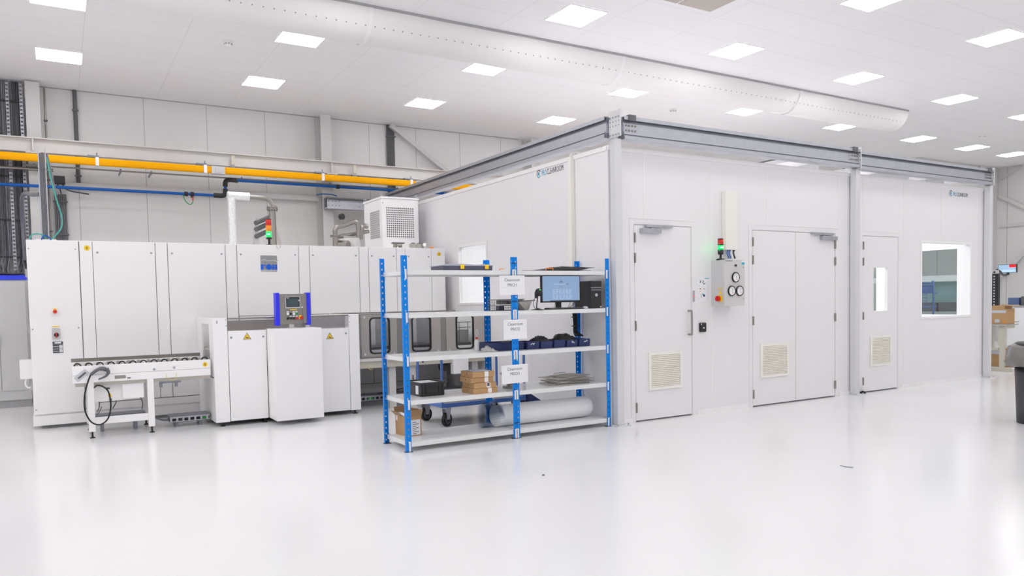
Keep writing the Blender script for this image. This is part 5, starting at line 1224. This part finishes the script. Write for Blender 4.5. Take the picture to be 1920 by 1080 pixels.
# ================================================================ FAR END
t=thing('standing_desk','beige height-adjustable desk seen end-on at the edge of the cleanroom','desk',(15.6,7.3,0))
MB().box(14.9,15.02,7.095,8.3,.86,.88).box(15.02,15.45,7.18,8.3,.86,.88).box(15.45,16.7,7.75,8.3,.86,.88).build('desktop',M_mgrey,t)
MB().box(14.98,15.05,7.20,7.30,.5,.858).box(14.985,15.045,7.21,7.29,.07,.5).build('leg',M_beige,t)
MB().box(14.97,15.06,7.10,7.85,.0,.07).build('foot',M_beige,t)
MB().box(14.98,15.05,7.30,7.9,.40,.44).build('crossbar',M_beige,t)
MB().box(15.06,15.4,7.22,7.28,.80,.858).build('crossbar',M_beige,t); MB().box(16.5,16.57,8.15,8.23,.0,.858).build('leg',M_beige,t)
def carton(label,x0,x1,y0,y1,z0,z1,n=1):
    t=thing('cardboard_box',label,'box',((x0+x1)/2,(y0+y1)/2,z0))
    MB().box(x0,x1,y0,y1,z0,z1).build('carton',M_card,t,bev=.004)
    b=MB().box(x0-.0015,x0-.0003,y0+.01,y1-.01,z1-.05-.03*n,z1-.03,0); b.box(x0-.0015,x0-.0003,y0+.02,y0+.05,z0+.02,z0+.06,1 if n==1 else 0); b.box(x0-.0015,x0-.0003,y0+.12,y0+.2,z0+.03,z0+.09,0); b.build('packing_tape',[M_inkl,M_orange],t)
carton('brown cardboard box with orange tag standing on the beige desk',15.05,15.35,7.20,7.55,.882,1.17)
carton('brown taped cardboard box on the floor under the beige desk',15.12,15.5,7.08,7.5,.073,.42,2)
tag(MB().box(15.06,15.34,7.24,7.50,1.172,1.225).obox((15.2,7.22,1.229),((1,0,0),(0,1,.1),(0,-.1,1)),(.12,.13,.003),1).build('carton_sheet',[M_card,M_cardd]),'flat piece of cardboard lying on the box on the beige desk','cardboard')
# black slotted mast with screen arm
t=thing('slotted_mast','black perforated mast carrying the wall screen behind the beige desk','mast',(16.5,8.1,0))
MB().box(16.46,16.54,8.04,8.16,.8935,1.86).build('upright',M_black,t)
b=MB()
for k in range(16): b.box(16.457,16.4595,8.10,8.13,.92+k*.058,.945+k*.058)
b.build('slots',M_inkl,t)
MB().cyl((16.5,8.1,1.86),(16.5,8.1,1.93),.05,14).cyl((16.44,8.1,1.89),(16.43,8.1,1.89),.02,10,1).build('joint',[M_lgrey,M_black],t)
MB().box(16.4,16.6,7.95,8.25,.8805,.893).build('base',M_black,t)
b=MB().tube(spline([(16.5,8.08,1.93),(16.7,8.12,1.90),(17.2,8.3,1.84),(17.52,8.36,1.86),(17.525,8.37,1.886)],4),.025,8); b.build('arm',M_black,t)
t=thing('wall_screen','small screen showing pale blue with a red corner on the black arm','screen',(17.5,8.2,2.0))
def sq(u,v): return Vector((17.5-.012*u,8.10+.62*(1-u)-.165,1.935+.215*v))
xs,ya,yb,za,zb=17.5,8.185,8.555,1.888,2.068
MB().box(xs,xs+.05,ya,yb,za,zb).build('casing',M_black,t)
b=MB().box(xs-.002,xs-.0003,ya+.01,yb-.01,za+.01,zb-.008,0).box(xs-.003,xs-.002,ya+.01,ya+.145,za+.115,zb-.008,1).box(xs-.003,xs-.002,ya+.15,yb-.01,za+.07,zb-.008,2).box(xs-.003,xs-.002,ya+.01,ya+.145,za+.065,za+.11,2)
b.build('display',[M_tvb,M_tvr,M_tvc],t)
# workbench with white front
t=thing('white_workbench','workbench with a plain white front panel near the end wall','workbench',(20.5,9.3,0))
MB().box(20.0,20.04,8.2,9.55,.10,1.08).build('front_panel',M_white,t); MB().box(20.0,20.9,8.2,9.6,1.085,1.12).build('worktop',M_mgrey,t)
MB().box(19.99,20.6,8.3,9.3,.02,.098).build('base',M_black,t)
for y in (8.3,9.4): MB().box(20.6,20.66,y,y+.06,0,1.085).build('leg',M_mgrey,t)
tag(MB().box(20.2,20.55,9.39,9.62,1.122,1.30).box(20.19,20.56,9.385,9.625,1.16,1.33,1).build('blue_binder_box',[M_paper,mat('dusty_blue',(.11,.17,.33),.5)]),'dusty blue box with white base on the white workbench','box')
tag(MB().box(20.2,20.6,8.75,9.34,1.122,1.36).build('black_case',M_dgrey,bev=.006),'dark grey case at the edge of the picture on the white workbench','case')
tag(MB().box(20.02,20.15,9.2,9.58,1.122,1.14).build('laptop_tray',M_mgrey),'flat grey tray lying along the front of the white workbench','tray')
tag(MB().box(20.02,20.1,8.9,9.17,1.122,1.15).build('blue_folder',M_bblue),'bright blue folder on the white workbench in front of the dark case','folder')
# end wall bracing
def brace(lab,p0,p1,w=.10): tag(MB().bar(p0,p1,w,.06,(1,0,0)).build('wall_brace',M_lgrey),lab,'brace','braces on the end wall')
brace('grey diagonal brace near the ceiling of the end wall',(24.36,11.85,4.85),(24.36,11.3,5.15),.06)
brace('grey diagonal brace sloping down across the upper end wall',(24.31,11.88,4.37),(24.31,9.6,2.98))
brace('horizontal grey rail on the end wall',(24.38,11.88,3.46),(24.38,8.6,3.46),.09)
brace('grey diagonal brace rising behind the small screen on the end wall',(24.30,11.85,1.9),(24.30,9.4,4.5),.12)
# waste bin
bx,by=9.42,4.17
t=thing('waste_bin','dark waste bin with grey liner at the edge of the picture','bin',(bx,by,0))
MB().lathe((bx,by,0),[(0,0),(.20,0),(.225,.64),(.22,.64),(.19,.02),(0,.02)],28).build('tub',mat('charcoal_plastic',(.05,.05,.055),.5),t)
rnd=random.Random(4); n=36; vs=[]; prof=[(.235,.875),(.25,.895),(.275,.865),(.30,.78),(.315,.70),(.30,.66),(.26,.645)]
for i,(r,zq) in enumerate(prof):
    for j in range(n):
        a=2*math.pi*j/n; k=1+.05*math.sin(7*a+i)+.04*rnd.uniform(-1,1); vs.append((bx+r*k*math.cos(a),by+r*k*math.sin(a),zq+.012*math.sin(5*a+2*i)))
MB().add(vs,[(i*n+j,i*n+(j+1)%n,(i+1)*n+(j+1)%n,(i+1)*n+j) for i in range(len(prof)-1) for j in range(n)],0,True).build('bin_liner',M_bag,t,label='grey translucent bin liner')
MB().lathe((bx,by,.64),[(.228,0),(.232,.02),(.235,.26),(.20,.28),(0,.285)],28).build('lid',M_black,t)
# small litter on the floor
tag(MB().tube(spline([(5.80,4.11,.003),(5.79,4.04,.003),(5.815,3.994,.003)],5),.003,6).build('loose_wire',M_cable2),'short thin grey wire lying alone on the open floor before the double door','wire')
tag(MB().lathe((3.49,5.325,0),[(0,.008),(.010,.006),(.013,0),(0,0)],10).build('black_crumb',M_rubber),'tiny black crumb lying on the open floor in front of the shelving','crumb')
